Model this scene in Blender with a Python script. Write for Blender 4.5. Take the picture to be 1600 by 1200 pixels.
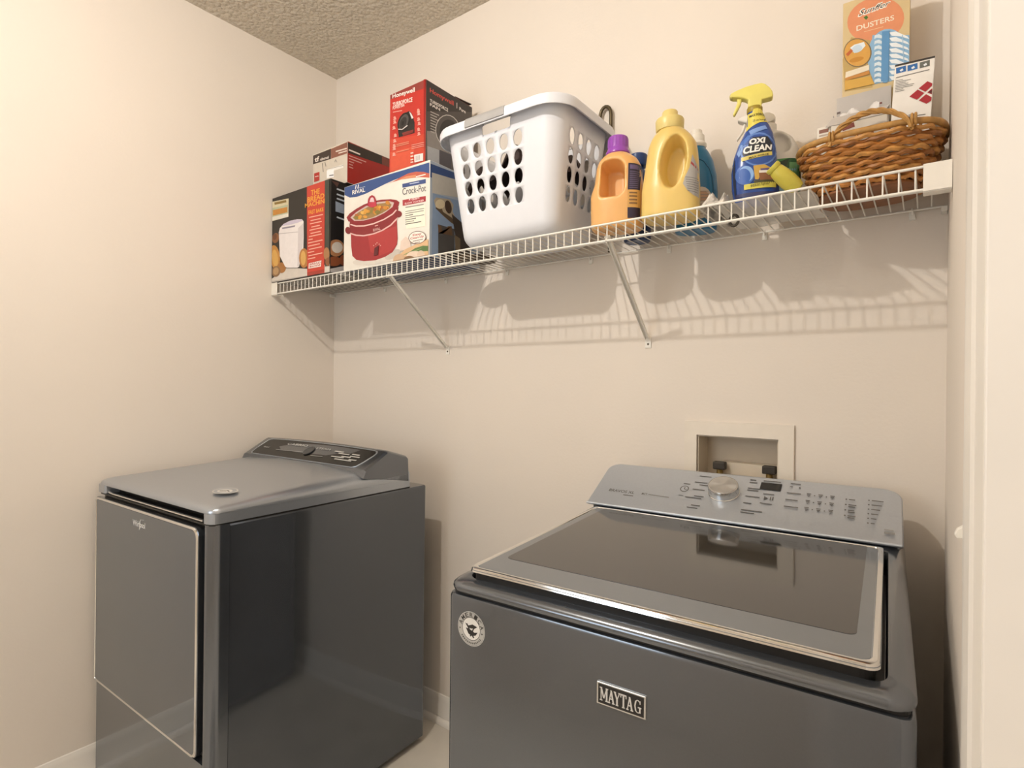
import bpy, bmesh, math, random
from mathutils import Vector, Matrix
random.seed(4)
for o in list(bpy.data.objects): bpy.data.objects.remove(o)
SC = bpy.context.scene
COL = SC.collection
PI = math.pi

# ------------------------------------------------------------------ camera
FPX = 872.275                      # focal length in pixels of a 1600 px wide frame
YAW, PIT, ROL = 0.640016, 0.000607, 0.010538
CAM = Vector((2.237, -1.6015, 1.318))
_F = Vector((-math.sin(YAW), math.cos(YAW), 0)); _R = Vector((math.cos(YAW), math.sin(YAW), 0)); _U = Vector((0, 0, 1))
F2 = _F * math.cos(PIT) + _U * math.sin(PIT); U2 = _U * math.cos(PIT) - _F * math.sin(PIT)
R3 = _R * math.cos(ROL) + U2 * math.sin(ROL); U3 = U2 * math.cos(ROL) - _R * math.sin(ROL)
cd = bpy.data.cameras.new('camera'); cam = bpy.data.objects.new('camera', cd); COL.objects.link(cam)
cd.sensor_width = 36; cd.lens = FPX * 36 / 1600; cd.clip_start = 0.01
M = Matrix((R3, U3, -F2)).transposed().to_4x4(); M.translation = CAM
cam.matrix_world = M
SC.camera = cam

# ------------------------------------------------------------------ world and lights
LAMP = Vector((1.25, -1.48, 2.56))
w = bpy.data.worlds.new('world'); SC.world = w; w.use_nodes = True
w.node_tree.nodes['Background'].inputs[0].default_value = (1,.97,.94,1)
w.node_tree.nodes['Background'].inputs[1].default_value = 0.1
ld = bpy.data.lights.new('bulb_light', 'POINT'); ld.energy = 44; ld.color = (1.0, 0.95, 0.885); ld.shadow_soft_size = 0.02; ld.use_soft_falloff = False
lo = bpy.data.objects.new('bulb_light', ld); lo.location = LAMP; COL.objects.link(lo)
hd = bpy.data.lights.new('hall_fill', 'AREA'); hd.energy = 19; hd.color = (1.0, 0.97, 0.94); hd.shape = 'DISK'; hd.size = 0.5  # soft fill lamp added inside the unseen hall
ho = bpy.data.objects.new('hall_fill', hd); ho.location = (2.95, -1.75, 2.64); COL.objects.link(ho)
FILL_GLOW = 4.0                      # glow of the added fill pane behind the camera
SC.view_settings.view_transform = 'Standard'; SC.view_settings.look = 'None'
SC.view_settings.gamma = 1; SC.view_settings.use_curve_mapping = False
SC.view_settings.exposure = -0.12

# ------------------------------------------------------------------ materials
def lin(h):
    h = h.lstrip('#'); r = []
    for i in (0, 2, 4):
        v = int(h[i:i+2], 16) / 255
        r.append(v / 12.92 if v <= .04045 else ((v + .055) / 1.055) ** 2.4)
    return (r[0], r[1], r[2], 1)
MATS = {}
def mat(name, col, rough=.5, metal=0, bump=0, bscale=200, var=.04, vscale=30, coat=0, sss=0, trans=0, alpha=1, spec=.5, emit=0, stretch=None, detail=3, aniso=0):
    if name in MATS: return MATS[name]
    m = bpy.data.materials.new(name); m.use_nodes = True; nt = m.node_tree; N = nt.nodes; L = nt.links
    b = N['Principled BSDF']; c = lin(col) if isinstance(col, str) else col
    tc = N.new('ShaderNodeTexCoord'); mp = N.new('ShaderNodeMapping'); L.new(tc.outputs['Object'], mp.inputs[0])
    if stretch: mp.inputs['Scale'].default_value = stretch
    n = N.new('ShaderNodeTexNoise'); n.inputs['Scale'].default_value = vscale; n.inputs['Detail'].default_value = detail; L.new(mp.outputs[0], n.inputs['Vector'])
    r = N.new('ShaderNodeValToRGB'); L.new(n.outputs['Fac'], r.inputs[0])
    r.color_ramp.elements[0].position = .3; r.color_ramp.elements[1].position = .7
    r.color_ramp.elements[0].color = tuple(x * (1 - var) for x in c[:3]) + (1,)
    r.color_ramp.elements[1].color = tuple(min(1, x * (1 + var)) for x in c[:3]) + (1,)
    L.new(r.outputs[0], b.inputs['Base Color'])
    b.inputs['Roughness'].default_value = rough; b.inputs['Metallic'].default_value = metal
    b.inputs['Coat Weight'].default_value = coat; b.inputs['Coat Roughness'].default_value = .05
    b.inputs['Specular IOR Level'].default_value = spec; b.inputs['Alpha'].default_value = alpha
    b.inputs['Transmission Weight'].default_value = trans
    if aniso: b.inputs['Anisotropic'].default_value = aniso
    if sss:
        b.inputs['Subsurface Weight'].default_value = sss; b.inputs['Subsurface Radius'].default_value = (.03, .02, .01); b.inputs['Subsurface Scale'].default_value = 1
    if emit:
        b.inputs['Emission Color'].default_value = c; b.inputs['Emission Strength'].default_value = emit
    if bump:
        n2 = N.new('ShaderNodeTexNoise'); n2.inputs['Scale'].default_value = bscale; n2.inputs['Detail'].default_value = 4; L.new(mp.outputs[0], n2.inputs['Vector'])
        bp = N.new('ShaderNodeBump'); bp.inputs['Strength'].default_value = bump; bp.inputs['Distance'].default_value = .01
        L.new(n2.outputs['Fac'], bp.inputs['Height']); L.new(bp.outputs[0], b.inputs['Normal'])
    MATS[name] = m; return m
def ink(h):                          # flat printing ink
    return mat('ink_' + h.lstrip('#'), h, .42, var=.03, vscale=60)

# ------------------------------------------------------------------ mesh helpers
class MB:
    def __init__(s): s.v = []; s.f = []; s.m = []
    def face(s, pts, mi=0):
        b = len(s.v); s.v += [tuple(p) for p in pts]; s.f.append(tuple(range(b, b + len(pts)))); s.m.append(mi)
    def add(s, vs, fs, mi=0):
        b = len(s.v); s.v += [tuple(p) for p in vs]
        for f in fs: s.f.append(tuple(b + i for i in f)); s.m.append(mi)
    def box(s, x0, x1, y0, y1, z0, z1, mi=0):
        s.add([(x0,y0,z0),(x1,y0,z0),(x1,y1,z0),(x0,y1,z0),(x0,y0,z1),(x1,y0,z1),(x1,y1,z1),(x0,y1,z1)],
              [(3,2,1,0),(4,5,6,7),(0,1,5,4),(1,2,6,5),(2,3,7,6),(3,0,4,7)], mi)
    def loft(s, rings, cap0=True, cap1=True, mi=0, closed=True):
        n = len(rings[0]); b = len(s.v)
        for r in rings: s.v += [tuple(p) for p in r]
        for i in range(len(rings) - 1):
            for j in range(n if closed else n - 1):
                k = (j + 1) % n
                s.f.append((b + i*n + j, b + i*n + k, b + (i+1)*n + k, b + (i+1)*n + j)); s.m.append(mi)
        if cap0: s.f.append(tuple(b + j for j in reversed(range(n)))); s.m.append(mi)
        if cap1: s.f.append(tuple(b + (len(rings)-1)*n + j for j in range(n))); s.m.append(mi)
    def tube(s, pts, r, n=8, mi=0, closed=False, caps=True):
        pts = [Vector(p) for p in pts]; N = len(pts); rs = r if isinstance(r, (list, tuple)) else [r] * N
        rings = []; up = None
        for i in range(N):
            if closed: t = pts[(i+1) % N] - pts[i-1]
            else: t = pts[min(i+1, N-1)] - pts[max(i-1, 0)]
            t.normalize()
            if up is None:
                up = Vector((0,0,1)) if abs(t.z) < .9 else Vector((1,0,0))
            a = up - t * up.dot(t)
            if a.length < 1e-6: a = t.orthogonal()
            a.normalize(); up = a; b = t.cross(a)
            rings.append([pts[i] + (a * math.cos(2*PI*k/n) + b * math.sin(2*PI*k/n)) * rs[i] for k in range(n)])
        if closed: rings.append(rings[0]); s.loft(rings, False, False, mi)
        else: s.loft(rings, caps, caps, mi)
    def extrude(s, poly, fn, d0, d1, mi=0):     # 2-D outline, fn(u, v, d) -> point
        r0 = [fn(u, v, d0) for u, v in poly]; r1 = [fn(u, v, d1) for u, v in poly]
        s.loft([r0, r1], True, True, mi)
def wmat(o):
    m = o.matrix_basis.copy()
    while o.parent: o = o.parent; m = o.matrix_basis @ m
    return m
def obj(name, mb, mats, parent=None, smooth=None, loc=None, bevel=0, bseg=2, merge=False, mods=None, world=False):
    if world and parent:
        I = wmat(parent).inverted(); mb.v = [tuple(I @ Vector(p)) for p in mb.v]
    me = bpy.data.meshes.new(name)
    me.from_pydata(mb.v, [], mb.f)
    if not isinstance(mats, (list, tuple)): mats = [mats]
    for m in mats: me.materials.append(m)
    for i, p in enumerate(me.polygons): p.material_index = mb.m[i]
    bm = bmesh.new(); bm.from_mesh(me)
    if merge: bmesh.ops.remove_doubles(bm, verts=bm.verts, dist=1e-5)
    bmesh.ops.recalc_face_normals(bm, faces=bm.faces)
    if bevel:
        es = [e for e in bm.edges if len(e.link_faces) == 2 and e.calc_face_angle(0) > .6]
        bmesh.ops.bevel(bm, geom=es, offset=bevel, segments=bseg, affect='EDGES', profile=.5, clamp_overlap=True)
    bm.to_mesh(me); bm.free()
    o = bpy.data.objects.new(name, me); COL.objects.link(o)
    if parent: o.parent = parent
    if loc: o.location = loc
    if smooth is not None:
        for p in me.polygons: p.use_smooth = True
        if smooth > 0:
            me.set_sharp_from_angle(angle=math.radians(smooth))
    for t, kw in (mods or []):
        md = o.modifiers.new(t.lower(), t)
        for k, v in kw.items(): setattr(md, k, v)
    return o
def bake(o):                          # apply the modifiers of a mesh object
    dg = bpy.context.evaluated_depsgraph_get(); me = bpy.data.meshes.new_from_object(o.evaluated_get(dg))
    o.modifiers.clear(); o.data = me; return o
def tag(o, label, cat, group=None):
    o['label'] = label; o['category'] = cat
    if group: o['group'] = group
    return o
def struct(o): o['kind'] = 'structure'; return o
def empty(name, loc=(0,0,0), rz=0):
    o = bpy.data.objects.new(name, None); COL.objects.link(o); o.location = loc; o.rotation_euler = (0,0,rz); o.empty_display_size = .05; return o
def rrect(x0, x1, y0, y1, r, n=5):     # rounded rectangle outline, counter-clockwise; r single or four (x0y0,x1y0,x1y1,x0y1)
    rs = r if isinstance(r, (list, tuple)) else [r]*4; P = []
    for (cx, cy, a0, q) in ((x0, y0, PI, rs[0]), (x1, y0, 1.5*PI, rs[1]), (x1, y1, 0, rs[2]), (x0, y1, .5*PI, rs[3])):
        sx = 1 if cx == x0 else -1; sy = 1 if cy == y0 else -1
        for k in range(n + 1):
            a = a0 + .5*PI*k/n; P.append((cx + sx*q + q*math.cos(a), cy + sy*q + q*math.sin(a)))
    return P
def sellipse(cx, cy, a, b, z, n=28, e=2.0, rot=0):
    out = []
    for k in range(n):
        t = 2*PI*k/n; c, s = math.cos(t), math.sin(t)
        x = a*math.copysign(abs(c)**(2/e), c); y = b*math.copysign(abs(s)**(2/e), s)
        out.append((cx + x*math.cos(rot) - y*math.sin(rot), cy + x*math.sin(rot) + y*math.cos(rot), z))
    return out
_TXT = {}
def glyphs(s, bold=0):
    if (s, bold) in _TXT: return _TXT[(s, bold)]
    cu = bpy.data.curves.new('t', 'FONT'); cu.body = s; cu.size = 1; cu.offset = bold; cu.resolution_u = 3
    o = bpy.data.objects.new('t', cu); COL.objects.link(o)
    dg = bpy.context.evaluated_depsgraph_get(); dg.update(); me = bpy.data.meshes.new_from_object(o.evaluated_get(dg))
    V = [(v.co.x, v.co.y) for v in me.vertices]; Fc = [tuple(p.vertices) for p in me.polygons]
    bpy.data.objects.remove(o); bpy.data.curves.remove(cu); bpy.data.meshes.remove(me)
    x0 = min(v[0] for v in V); x1 = max(v[0] for v in V); y0 = min(v[1] for v in V); y1 = max(v[1] for v in V)
    V = [((a-x0)/(x1-x0), 1-(b-y0)/(y1-y0)) for a, b in V]       # unit square, v down
    _TXT[(s, bold)] = (V, Fc); return _TXT[(s, bold)]
class Art:
    """Flat print on a plane face. O = upper-left corner, U and V = full width and full height (down) vectors.
    Shapes are written in the coordinates of a rectified close-up: quad = where the face's four corners
    (TL, TR, BR, BL) sit in that close-up; a homography carries them into face coordinates."""
    def __init__(s, O, U, V, quad=((0,0),(1,0),(1,1),(0,1)), lift=.0003, clip=True, world=True):
        s.world = world
        s.O, s.U, s.V = Vector(O), Vector(U), Vector(V); s.n = s.V.cross(s.U).normalized()
        s.mb = MB(); s.mats = []; s.lay = 0; s.lift = lift; s.clip = clip
        s.H = s._hom(quad)
    def _hom(s, q):
        A = []; 
        for (x, y), (u, v) in zip(q, ((0,0),(1,0),(1,1),(0,1))):
            A.append([x, y, 1, 0, 0, 0, -u*x, -u*y, u]); A.append([0, 0, 0, x, y, 1, -v*x, -v*y, v])
        n = 8
        for i in range(n):
            p = max(range(i, n), key=lambda r: abs(A[r][i])); A[i], A[p] = A[p], A[i]
            for r in range(n):
                if r != i:
                    k = A[r][i]/A[i][i]; A[r] = [a - k*b for a, b in zip(A[r], A[i])]
        return [A[i][8]/A[i][i] for i in range(n)] + [1]
    def uv(s, x, y):
        h = s.H; w = h[6]*x + h[7]*y + 1; return ((h[0]*x + h[1]*y + h[2])/w, (h[3]*x + h[4]*y + h[5])/w)
    def P(s, x, y, lay):
        u, v = s.uv(x, y)
        if s.clip: u = min(max(u, .004), .996); v = min(max(v, .004), .996)
        return s.O + s.U*u + s.V*v + s.n*(s.lift + lay*.00004)
    def mi(s, m):
        if isinstance(m, str): m = ink(m)
        if m not in s.mats: s.mats.append(m)
        return s.mats.index(m)
    def poly(s, m, pts):
        s.lay += 1; s.mb.face([s.P(x, y, s.lay) for x, y in pts], s.mi(m)); return s
    def rect(s, m, x0, y0, x1, y1): return s.poly(m, [(x0,y0),(x1,y0),(x1,y1),(x0,y1)])
    def oval(s, m, cx, cy, a, b, rot=0, n=20):
        c, d = math.cos(rot), math.sin(rot)
        return s.poly(m, [(cx + a*math.cos(t)*c - b*math.sin(t)*d, cy + a*math.cos(t)*d + b*math.sin(t)*c) for t in [2*PI*k/n for k in range(n)]])
    def line(s, m, pts, wd):
        for (a, b), (c, d) in zip(pts, pts[1:]):
            l = math.hypot(c-a, d-b) or 1; nx, ny = -(d-b)/l*wd/2, (c-a)/l*wd/2
            s.poly(m, [(a+nx,b+ny),(c+nx,d+ny),(c-nx,d-ny),(a-nx,b-ny)]); s.lay -= 1
        s.lay += 1; return s
    def text(s, m, t, q, bold=.0):                    # q: TL, TR, BR, BL of the word
        s.lay += 1; V, Fc = glyphs(t, bold); k = s.mi(m); P = []
        for a, b in V:
            top = (q[0][0]+(q[1][0]-q[0][0])*a, q[0][1]+(q[1][1]-q[0][1])*a); bot = (q[3][0]+(q[2][0]-q[3][0])*a, q[3][1]+(q[2][1]-q[3][1])*a)
            P.append(s.P(top[0]+(bot[0]-top[0])*b, top[1]+(bot[1]-top[1])*b, s.lay))
        s.mb.add(P, Fc, k); return s
    def build(s, name, parent): 
        return obj(name, s.mb, s.mats, parent, world=s.world)
def proj_box(corners):                # pixel corners of a face, used to read a face's print off its close-up
    out = []
    for c in corners:
        d = Vector(c) - CAM; z = d.dot(F2); out.append((800 + FPX*d.dot(R3)/z, 600 - FPX*d.dot(U3)/z))
    return out
def crop_quad(corners, x0, y0, sc): return [((x - x0)*sc, (y - y0)*sc) for x, y in proj_box(corners)]
def face_art(O, U, V, crop, **k):
    O, U, V = Vector(O), Vector(U), Vector(V)
    return Art(O, U, V, crop_quad([O, O+U, O+U+V, O+V], *crop), **k)

# ================================================================== the room
W, H, YF = 2.271, 2.74, -3.0
YD0, YD1, ZD = -1.058, -1.87, 2.05          # door opening in the right wall
m_wall = mat('wall_paint', '#ebe1d5', .65, bump=.05, bscale=120, var=.012, vscale=2.5)
m_trim = mat('trim_paint', '#efe9e0', .35, var=.015, vscale=8)
m_ceil = mat('ceiling_paint', '#d6cbb9', .9, var=.05, vscale=40)
nt = m_ceil.node_tree; b = nt.nodes['Principled BSDF']
tc = nt.nodes.new('ShaderNodeTexCoord'); n1 = nt.nodes.new('ShaderNodeTexNoise'); n1.inputs['Scale'].default_value = 38; n1.inputs['Detail'].default_value = 6; n1.inputs['Distortion'].default_value = 1.6
vo = nt.nodes.new('ShaderNodeTexVoronoi'); vo.inputs['Scale'].default_value = 70
ad = nt.nodes.new('ShaderNodeMath'); ad.operation = 'SUBTRACT'
bp = nt.nodes.new('ShaderNodeBump'); bp.inputs['Strength'].default_value = .8; bp.inputs['Distance'].default_value = .012
nt.links.new(tc.outputs['Object'], n1.inputs['Vector']); nt.links.new(tc.outputs['Object'], vo.inputs['Vector'])
nt.links.new(n1.outputs['Fac'], ad.inputs[0]); nt.links.new(vo.outputs['Distance'], ad.inputs[1])
nt.links.new(ad.outputs[0], bp.inputs['Height']); nt.links.new(bp.outputs[0], b.inputs['Normal'])
m_floor = mat('floor_vinyl', '#ddd5c8', .4, bump=.04, bscale=40, var=.08, vscale=6)

def sbox(name, *a, m=m_wall, bevel=0):
    mb = MB(); mb.box(*a); return struct(obj(name, mb, m, bevel=bevel))
T = .12
sbox('floor', -T, 4.2, YF - T, T, -.1, 0, m=m_floor)
sbox('ceiling', -T, 4.2, YF - T, T, H, H + .1, m=m_ceil)
sbox('wall_left', -T, 0, YF, 0, 0, H)
# the outlet box cuts a hole into the back wall
OX0, OX1, OZ0, OZ1 = 1.709, 1.924, 1.025, 1.180
mb = MB()
mb.box(-T, OX0, 0, T, 0, H); mb.box(OX1, W + T, 0, T, 0, H); mb.box(OX0, OX1, 0, T, 0, OZ0); mb.box(OX0, OX1, 0, T, OZ1, H)
struct(obj('wall_back', mb, m_wall, merge=False))
mb = MB(); mb.box(W, W + T, YD0, 0, 0, H); mb.box(W, W + T, YF, YD1, 0, H); mb.box(W, W + T, YD1, YD0, ZD, H)
struct(obj('wall_right', mb, m_wall))
mb = MB(); WX0, WX1, WZ0, WZ1 = .45, 1.45, .95, 2.1
mb.box(-T, WX0, YF - T, YF, 0, H); mb.box(WX1, 4.2, YF - T, YF, 0, H); mb.box(WX0, WX1, YF - T, YF, 0, WZ0); mb.box(WX0, WX1, YF - T, YF, WZ1, H)
struct(obj('wall_front', mb, m_wall))
sbox('wall_hall', 3.6, 3.6 + T, YF, 0, 0, H)
sbox('wall_hall_end', W + T, 3.6, -.3, -.3 + T, 0, H)
# unseen window added behind the camera as cool fill: frame, sash bar, glowing pane
mb = MB()
for a in ((WX0, WX0+.05, WZ0, WZ1), (WX1-.05, WX1, WZ0, WZ1), (WX0+.05, WX1-.05, WZ0, WZ0+.05), (WX0+.05, WX1-.05, WZ1-.05, WZ1), (WX0+.05, WX1-.05, 1.51, 1.55)):
    mb.box(a[0], a[1], YF - .08, YF + .015, a[2], a[3])
win = struct(obj('fill_window_1', mb, m_trim))
mb = MB(); mb.box(WX0+.05, WX1-.05, YF - .06, YF - .05, WZ0+.05, WZ1-.05)
obj('fill_pane', mb, mat('fill_pane_glow', (.80, .90, 1.0, 1), .3, emit=FILL_GLOW, var=.0), win)
# baseboards with cap moulding and shoe
def base_profile(): return [(0, 0), (.017, 0), (.017, .012), (.013, .018), (.013, .07), (.010, .078), (.010, .085), (.006, .092), (.004, .098), (0, .1)]
def baseboard(name, a, bq, nrm):
    mb = MB(); a, bq, nrm = Vector(a), Vector(bq), Vector(nrm)
    mb.loft([[a + nrm*d + Vector((0,0,z)) for d, z in base_profile()], [bq + nrm*d + Vector((0,0,z)) for d, z in base_profile()]])
    o = struct(obj(name, mb, m_trim, smooth=40))
    mb = MB(); q = [(0, 0)] + [(.016*math.cos(t), .02*math.sin(t)) for t in [k*PI/12 for k in range(7)]]
    mb.loft([[a + nrm*(d+.017) + Vector((0,0,z)) for d, z in q], [bq + nrm*(d+.017) + Vector((0,0,z)) for d, z in q]])
    obj('shoe_moulding', mb, m_trim, o, smooth=40)
baseboard('baseboard_back', (0, 0, 0), (W, 0, 0), (0, -1, 0))
baseboard('baseboard_left', (0, YF, 0), (0, -.035, 0), (1, 0, 0))
baseboard('baseboard_right', (W, -1.0, 0), (W, -.035, 0), (-1, 0, 0))
# door opening: jamb lining, stop, casing with moulded profile
mb = MB()
mb.box(W - .001, W + T + .001, YD0 - .018, YD0 - .0005, 0, ZD - .018); mb.box(W - .001, W + T + .001, YD1 + .0005, YD1 + .018, 0, ZD - .018); mb.box(W - .001, W + T + .001, YD1 + .0005, YD0 - .0005, ZD - .018, ZD - .0005)
jb = struct(obj('door_1', mb, m_trim, bevel=.0015))
mb = MB(); mb.box(W + .052, W + .09, YD0 - .03, YD0 - .018, 0, ZD - .03); obj('door_stop', mb, m_trim, jb, bevel=.002)
def casing(name, yin, ydir):
    # profile in (distance out of wall, distance from the opening)
    pr = [(0, .0), (.006, .0), (.0085, .004), (.0085, .010), (.0065, .013), (.0075, .022), (.010, .034), (.0105, .044), (.0085, .049), (.0085, .055), (0, .057)]
    mb = MB(); rings = []
    for z in (0, ZD + .057): rings.append([(W - d, yin + ydir*t, z - (0 if z == 0 else (.057 - t))) for d, t in pr])
    mb.loft(rings); return struct(obj(name, mb, m_trim, smooth=30))
casing('trim_1', YD0 - .012, 1); casing('trim_2', YD1 + .012, -1)
mb = MB(); pr = [(0, .0), (.006, .0), (.0085, .004), (.0085, .010), (.0065, .013), (.010, .034), (.0105, .044), (.0085, .055), (0, .057)]
mb.loft([[(W - d, y, ZD - .012 + t) for d, t in pr] for y in (YD1 - .045, YD0 + .045)]); struct(obj('trim_3', mb, m_trim, smooth=30))
# light switch beside the door
sw = empty('light_switch', (W, -.915, 1.182)); tag(sw, 'white toggle light switch on the right wall beside the door casing', 'light switch')
m_white = mat('white_plastic', '#f1ece2', .35, var=.02)
mb = MB(); mb.box(-.005, -.0003, -.033, .033, -.057, .057); obj('switch_plate', mb, m_white, sw, bevel=.002)
mb = MB(); mb.extrude([(-.004, -.006), (-.004, .007), (-.0105, .0015), (-.0125, -.003), (-.0105, -.0065)], lambda u, v, d: (u, d, v), -.0045, .0045); obj('toggle', mb, m_white, sw, bevel=.0008)
# bare-bulb ceiling lamp that lights the room
lp = empty('ceiling_lamp', (LAMP.x, LAMP.y, H)); tag(lp, 'bare bulb in a white porcelain holder on the ceiling', 'lamp')
mb = MB(); mb.loft([sellipse(0, 0, r, r, z) for r, z in ((.06, -.0005), (.062, -.008), (.05, -.022), (.03, -.045), (.022, -.075), (.0, -.075))], True, False); obj('lamp_holder', mb, m_white, lp, smooth=50)
mb = MB(); mb.loft([sellipse(0, 0, r, r, z) for r, z in ((.013, -.075), (.016, -.085), (.027, -.102), (.030, -.115), (.027, -.128), (.018, -.137), (.004, -.140))]); obj('bulb', mb, mat('lit_bulb', (1, .9, .76, 1), .3, emit=6, var=0), lp, smooth=60)

# recessed washer outlet box
ob = empty('washer_outlet_box', (1.8175, 0, 1.10)); tag(ob, 'recessed white washer supply box in the back wall behind the top-load washer', 'outlet box')
m_box = mat('outlet_box_plastic', '#ece2d3', .4, var=.02)
fx0, fx1, fz0, fz1 = 1.674, 1.961, .985, 1.219
mb = MB(); 
for a in ((fx0, OX0, fz0, fz1), (OX1, fx1, fz0, fz1), (OX0, OX1, OZ1, fz1), (OX0, OX1, fz0, OZ0)): mb.box(a[0], a[1], -.008, -.0005, a[2], a[3])
obj('frame', mb, m_box, ob, world=True, merge=True, bevel=.0)
mb = MB(); dp = .085; e = .0015
mb.box(OX0+e, OX1-e, dp-.003, dp, OZ0+e, OZ1-e); mb.box(OX0+e, OX0+.004, 0, dp-.003, OZ0+e, OZ1-e); mb.box(OX1-.004, OX1-e, 0, dp-.003, OZ0+e, OZ1-e); mb.box(OX0+.004, OX1-.004, 0, dp-.003, OZ1-.004, OZ1-e); mb.box(OX0+.004, OX1-.004, 0, dp-.003, OZ0+e, OZ0+.004)
mb.box(OX0+.05, OX1-.004, .045, dp-.003, OZ0+.004, OZ0+.077)
obj('recess', mb, mat('outlet_recess', '#d9ccb8', .5, var=.02), ob, world=True)
m_dark = mat('dark_rubber', '#3a332b', .6, var=.1)
for vx in (1.765, 1.896):
    mb = MB(); mb.loft([sellipse(vx, .025, r, r, z, 16) for r, z in ((.012, OZ0+.005), (.012, OZ0+.035), (.009, OZ0+.04), (.009, OZ0+.058))])
    v = obj('valve', mb, mat('valve_brass', '#8d7646', .35, metal=.9), ob, smooth=40, world=True)
    mb = MB(); mb.box(vx-.017, vx+.017, .014, .036, OZ0+.058, OZ0+.080); obj('valve_handle', mb, m_dark, v, bevel=.003, world=True)

# ================================================================== wire shelf
ZS, YS = 1.7347, -.305
SH = empty('wire_shelf', (W/2, YS/2, ZS)); tag(SH, 'white wire closet shelf with lipped front spanning the back wall', 'shelf')
m_wire = mat('white_epoxy_wire', '#f3efe6', .35, var=.02)
x0 = .030; n = 87; sp = (W - .06)/(n - 1)
wm = None
for i in range(n):
    if wm is None:
        mb = MB(); mb.tube([(0, -.006 - YS/2, 0), (0, YS - YS/2 + .003, 0), (0, YS - YS/2 - .0015, -.004), (0, YS - YS/2 - .0015, -.0455)], .0016, 6)
        o = obj('wire', mb, m_wire, SH, smooth=40); wm = o
    else:
        o = wm.copy(); COL.objects.link(o); o.parent = SH
    o.location = (x0 + i*sp - W/2, 0, 0)
def rod(name, y, z, r, xa=.012, xb=W - .012):
    mb = MB(); mb.tube([(xa, y, z), (xb, y, z)], r, 10); return obj(name, mb, m_wire, SH, smooth=50, world=True)
rod('front_rail', YS - .004, ZS - .0025, .0028); rod('front_rail', YS - .004, ZS - .0455, .0030)
rod('back_rail', -.010, ZS - .004, .0026); rod('middle_rail', -.155, ZS - .0042, .0026)
for sgn, xa in ((1, 0.0008), (-1, W - .0008)):
    mb = MB(); q = .043
    X = lambda t: xa + sgn*t
    mb.box(*sorted((X(0), X(q))), YS - .0095, YS - .0078, ZS - .050, ZS + .0012)
    mb.box(*sorted((X(0), X(.002))), YS - .0078, YS + .02, ZS - .050, ZS + .0012)
    mb.box(*sorted((X(0), X(q))), YS - .0078, YS + .02, ZS - .0515, ZS - .050)
    e_ = obj('end_bracket', mb, m_white, SH, bevel=.0015, world=True)
    mb = MB(); mb.tube([(X(.002), YS + .01, ZS - .02), (X(.006), YS + .01, ZS - .02)], .004, 8); obj('screw', mb, m_white, e_, world=True)
    # wall ledge clip holding the rear corner
    mb = MB(); mb.box(*sorted((X(0), X(.012))), -.03, -.0006, ZS - .02, ZS - .007); obj('corner_clip', mb, m_white, SH, bevel=.002, world=True)
for cx in (.36, .72, 1.02, 1.36, 1.62, 1.885, 2.205):
    mb = MB(); mb.tube([(cx, -.004, ZS - .010), (cx, -.014, ZS - .012), (cx, -.016, ZS - .006), (cx, -.010, ZS + .001)], .0022, 6); mb.box(cx-.006, cx+.006, -.005, -.0006, ZS - .024, ZS - .004)
    obj('wall_clip', mb, m_wire, SH, world=True, bevel=0)
for cx, fx in ((.727, .731), (1.572, 1.558)):
    a = Vector((cx, YS + .002, ZS - .03)); bq = Vector((fx, -.006, 1.462))
    d = (bq - a).normalized(); sx = Vector((1, 0, 0)); nn = d.cross(sx).normalized()
    mb = MB(); wd = .0065
    # folded steel strip: U-shaped section
    sec = [(-wd, 0), (wd, 0), (wd, .008), (wd-.0015, .008), (wd-.0015, .0015), (-wd+.0015, .0015), (-wd+.0015, .008), (-wd, .008)]
    mb.loft([[p + sx*u + nn*v for u, v in sec] for p in (a, bq)])
    br = obj('support_brace', mb, m_wire, SH, world=True)
    mb = MB(); mb.box(fx - .0095, fx + .0095, -.003, -.0006, 1.432, 1.464); obj('foot_plate', mb, m_wire, br, bevel=.0008, world=True)
    mb = MB(); mb.loft([[(fx + r*math.cos(k*PI/5), y, 1.444 + r*math.sin(k*PI/5)) for k in range(10)] for r, y in ((.0035, -.003), (.003, -.0045))]); obj('screw', mb, mat('screw_steel', '#6b6458', .4, metal=.8), br, world=True)
    mb = MB(); mb.tube([(cx, YS - .004, ZS - .040), (cx, YS - .0075, ZS - .046), (cx, YS - .004, ZS - .0505), (cx, YS + .002, ZS - .046), (cx, YS + .004, ZS - .036)], .0018, 6); obj('brace_hook', mb, m_wire, br, world=True)

# ================================================================== machines
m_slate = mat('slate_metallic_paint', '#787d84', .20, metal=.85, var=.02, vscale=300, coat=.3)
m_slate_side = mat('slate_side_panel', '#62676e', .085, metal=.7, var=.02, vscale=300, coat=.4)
m_slate_top = mat('slate_top_panel', '#b2b9c2', .30, metal=.8, var=.02, vscale=300, coat=.2)  # base lightened, putting the top's bright reflection into the colour
m_silver = mat('silver_console', '#c2c8d0', .38, metal=.7, var=.02, vscale=200)
m_chrome = mat('chrome', '#e8e8e6', .10, metal=1, var=.01)
m_black = mat('black_plastic', '#0d0c0b', .45, var=.05)
m_gloss = mat('black_glass', '#151514', .05, var=.02, coat=.0, spec=.5)
m_lid = mat('smoked_lid_glass', '#2a2a2a', .06, var=.02, coat=.2, spec=.7)
m_lidrim = mat('lid_rim_silver', '#a4aab2', .22, metal=.8, var=.02)
m_doorp = mat('dryer_door_glass', '#656c74', .06, metal=.6, var=.02, coat=.5)

def lf(mb, ol, zs):    # loft a plan outline through heights with insets: zs = [(z, inset)], ol = function(inset) -> outline
    mb.loft([[(x, y, z) for x, y in ol(i)] for z, i in zs])
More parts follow.
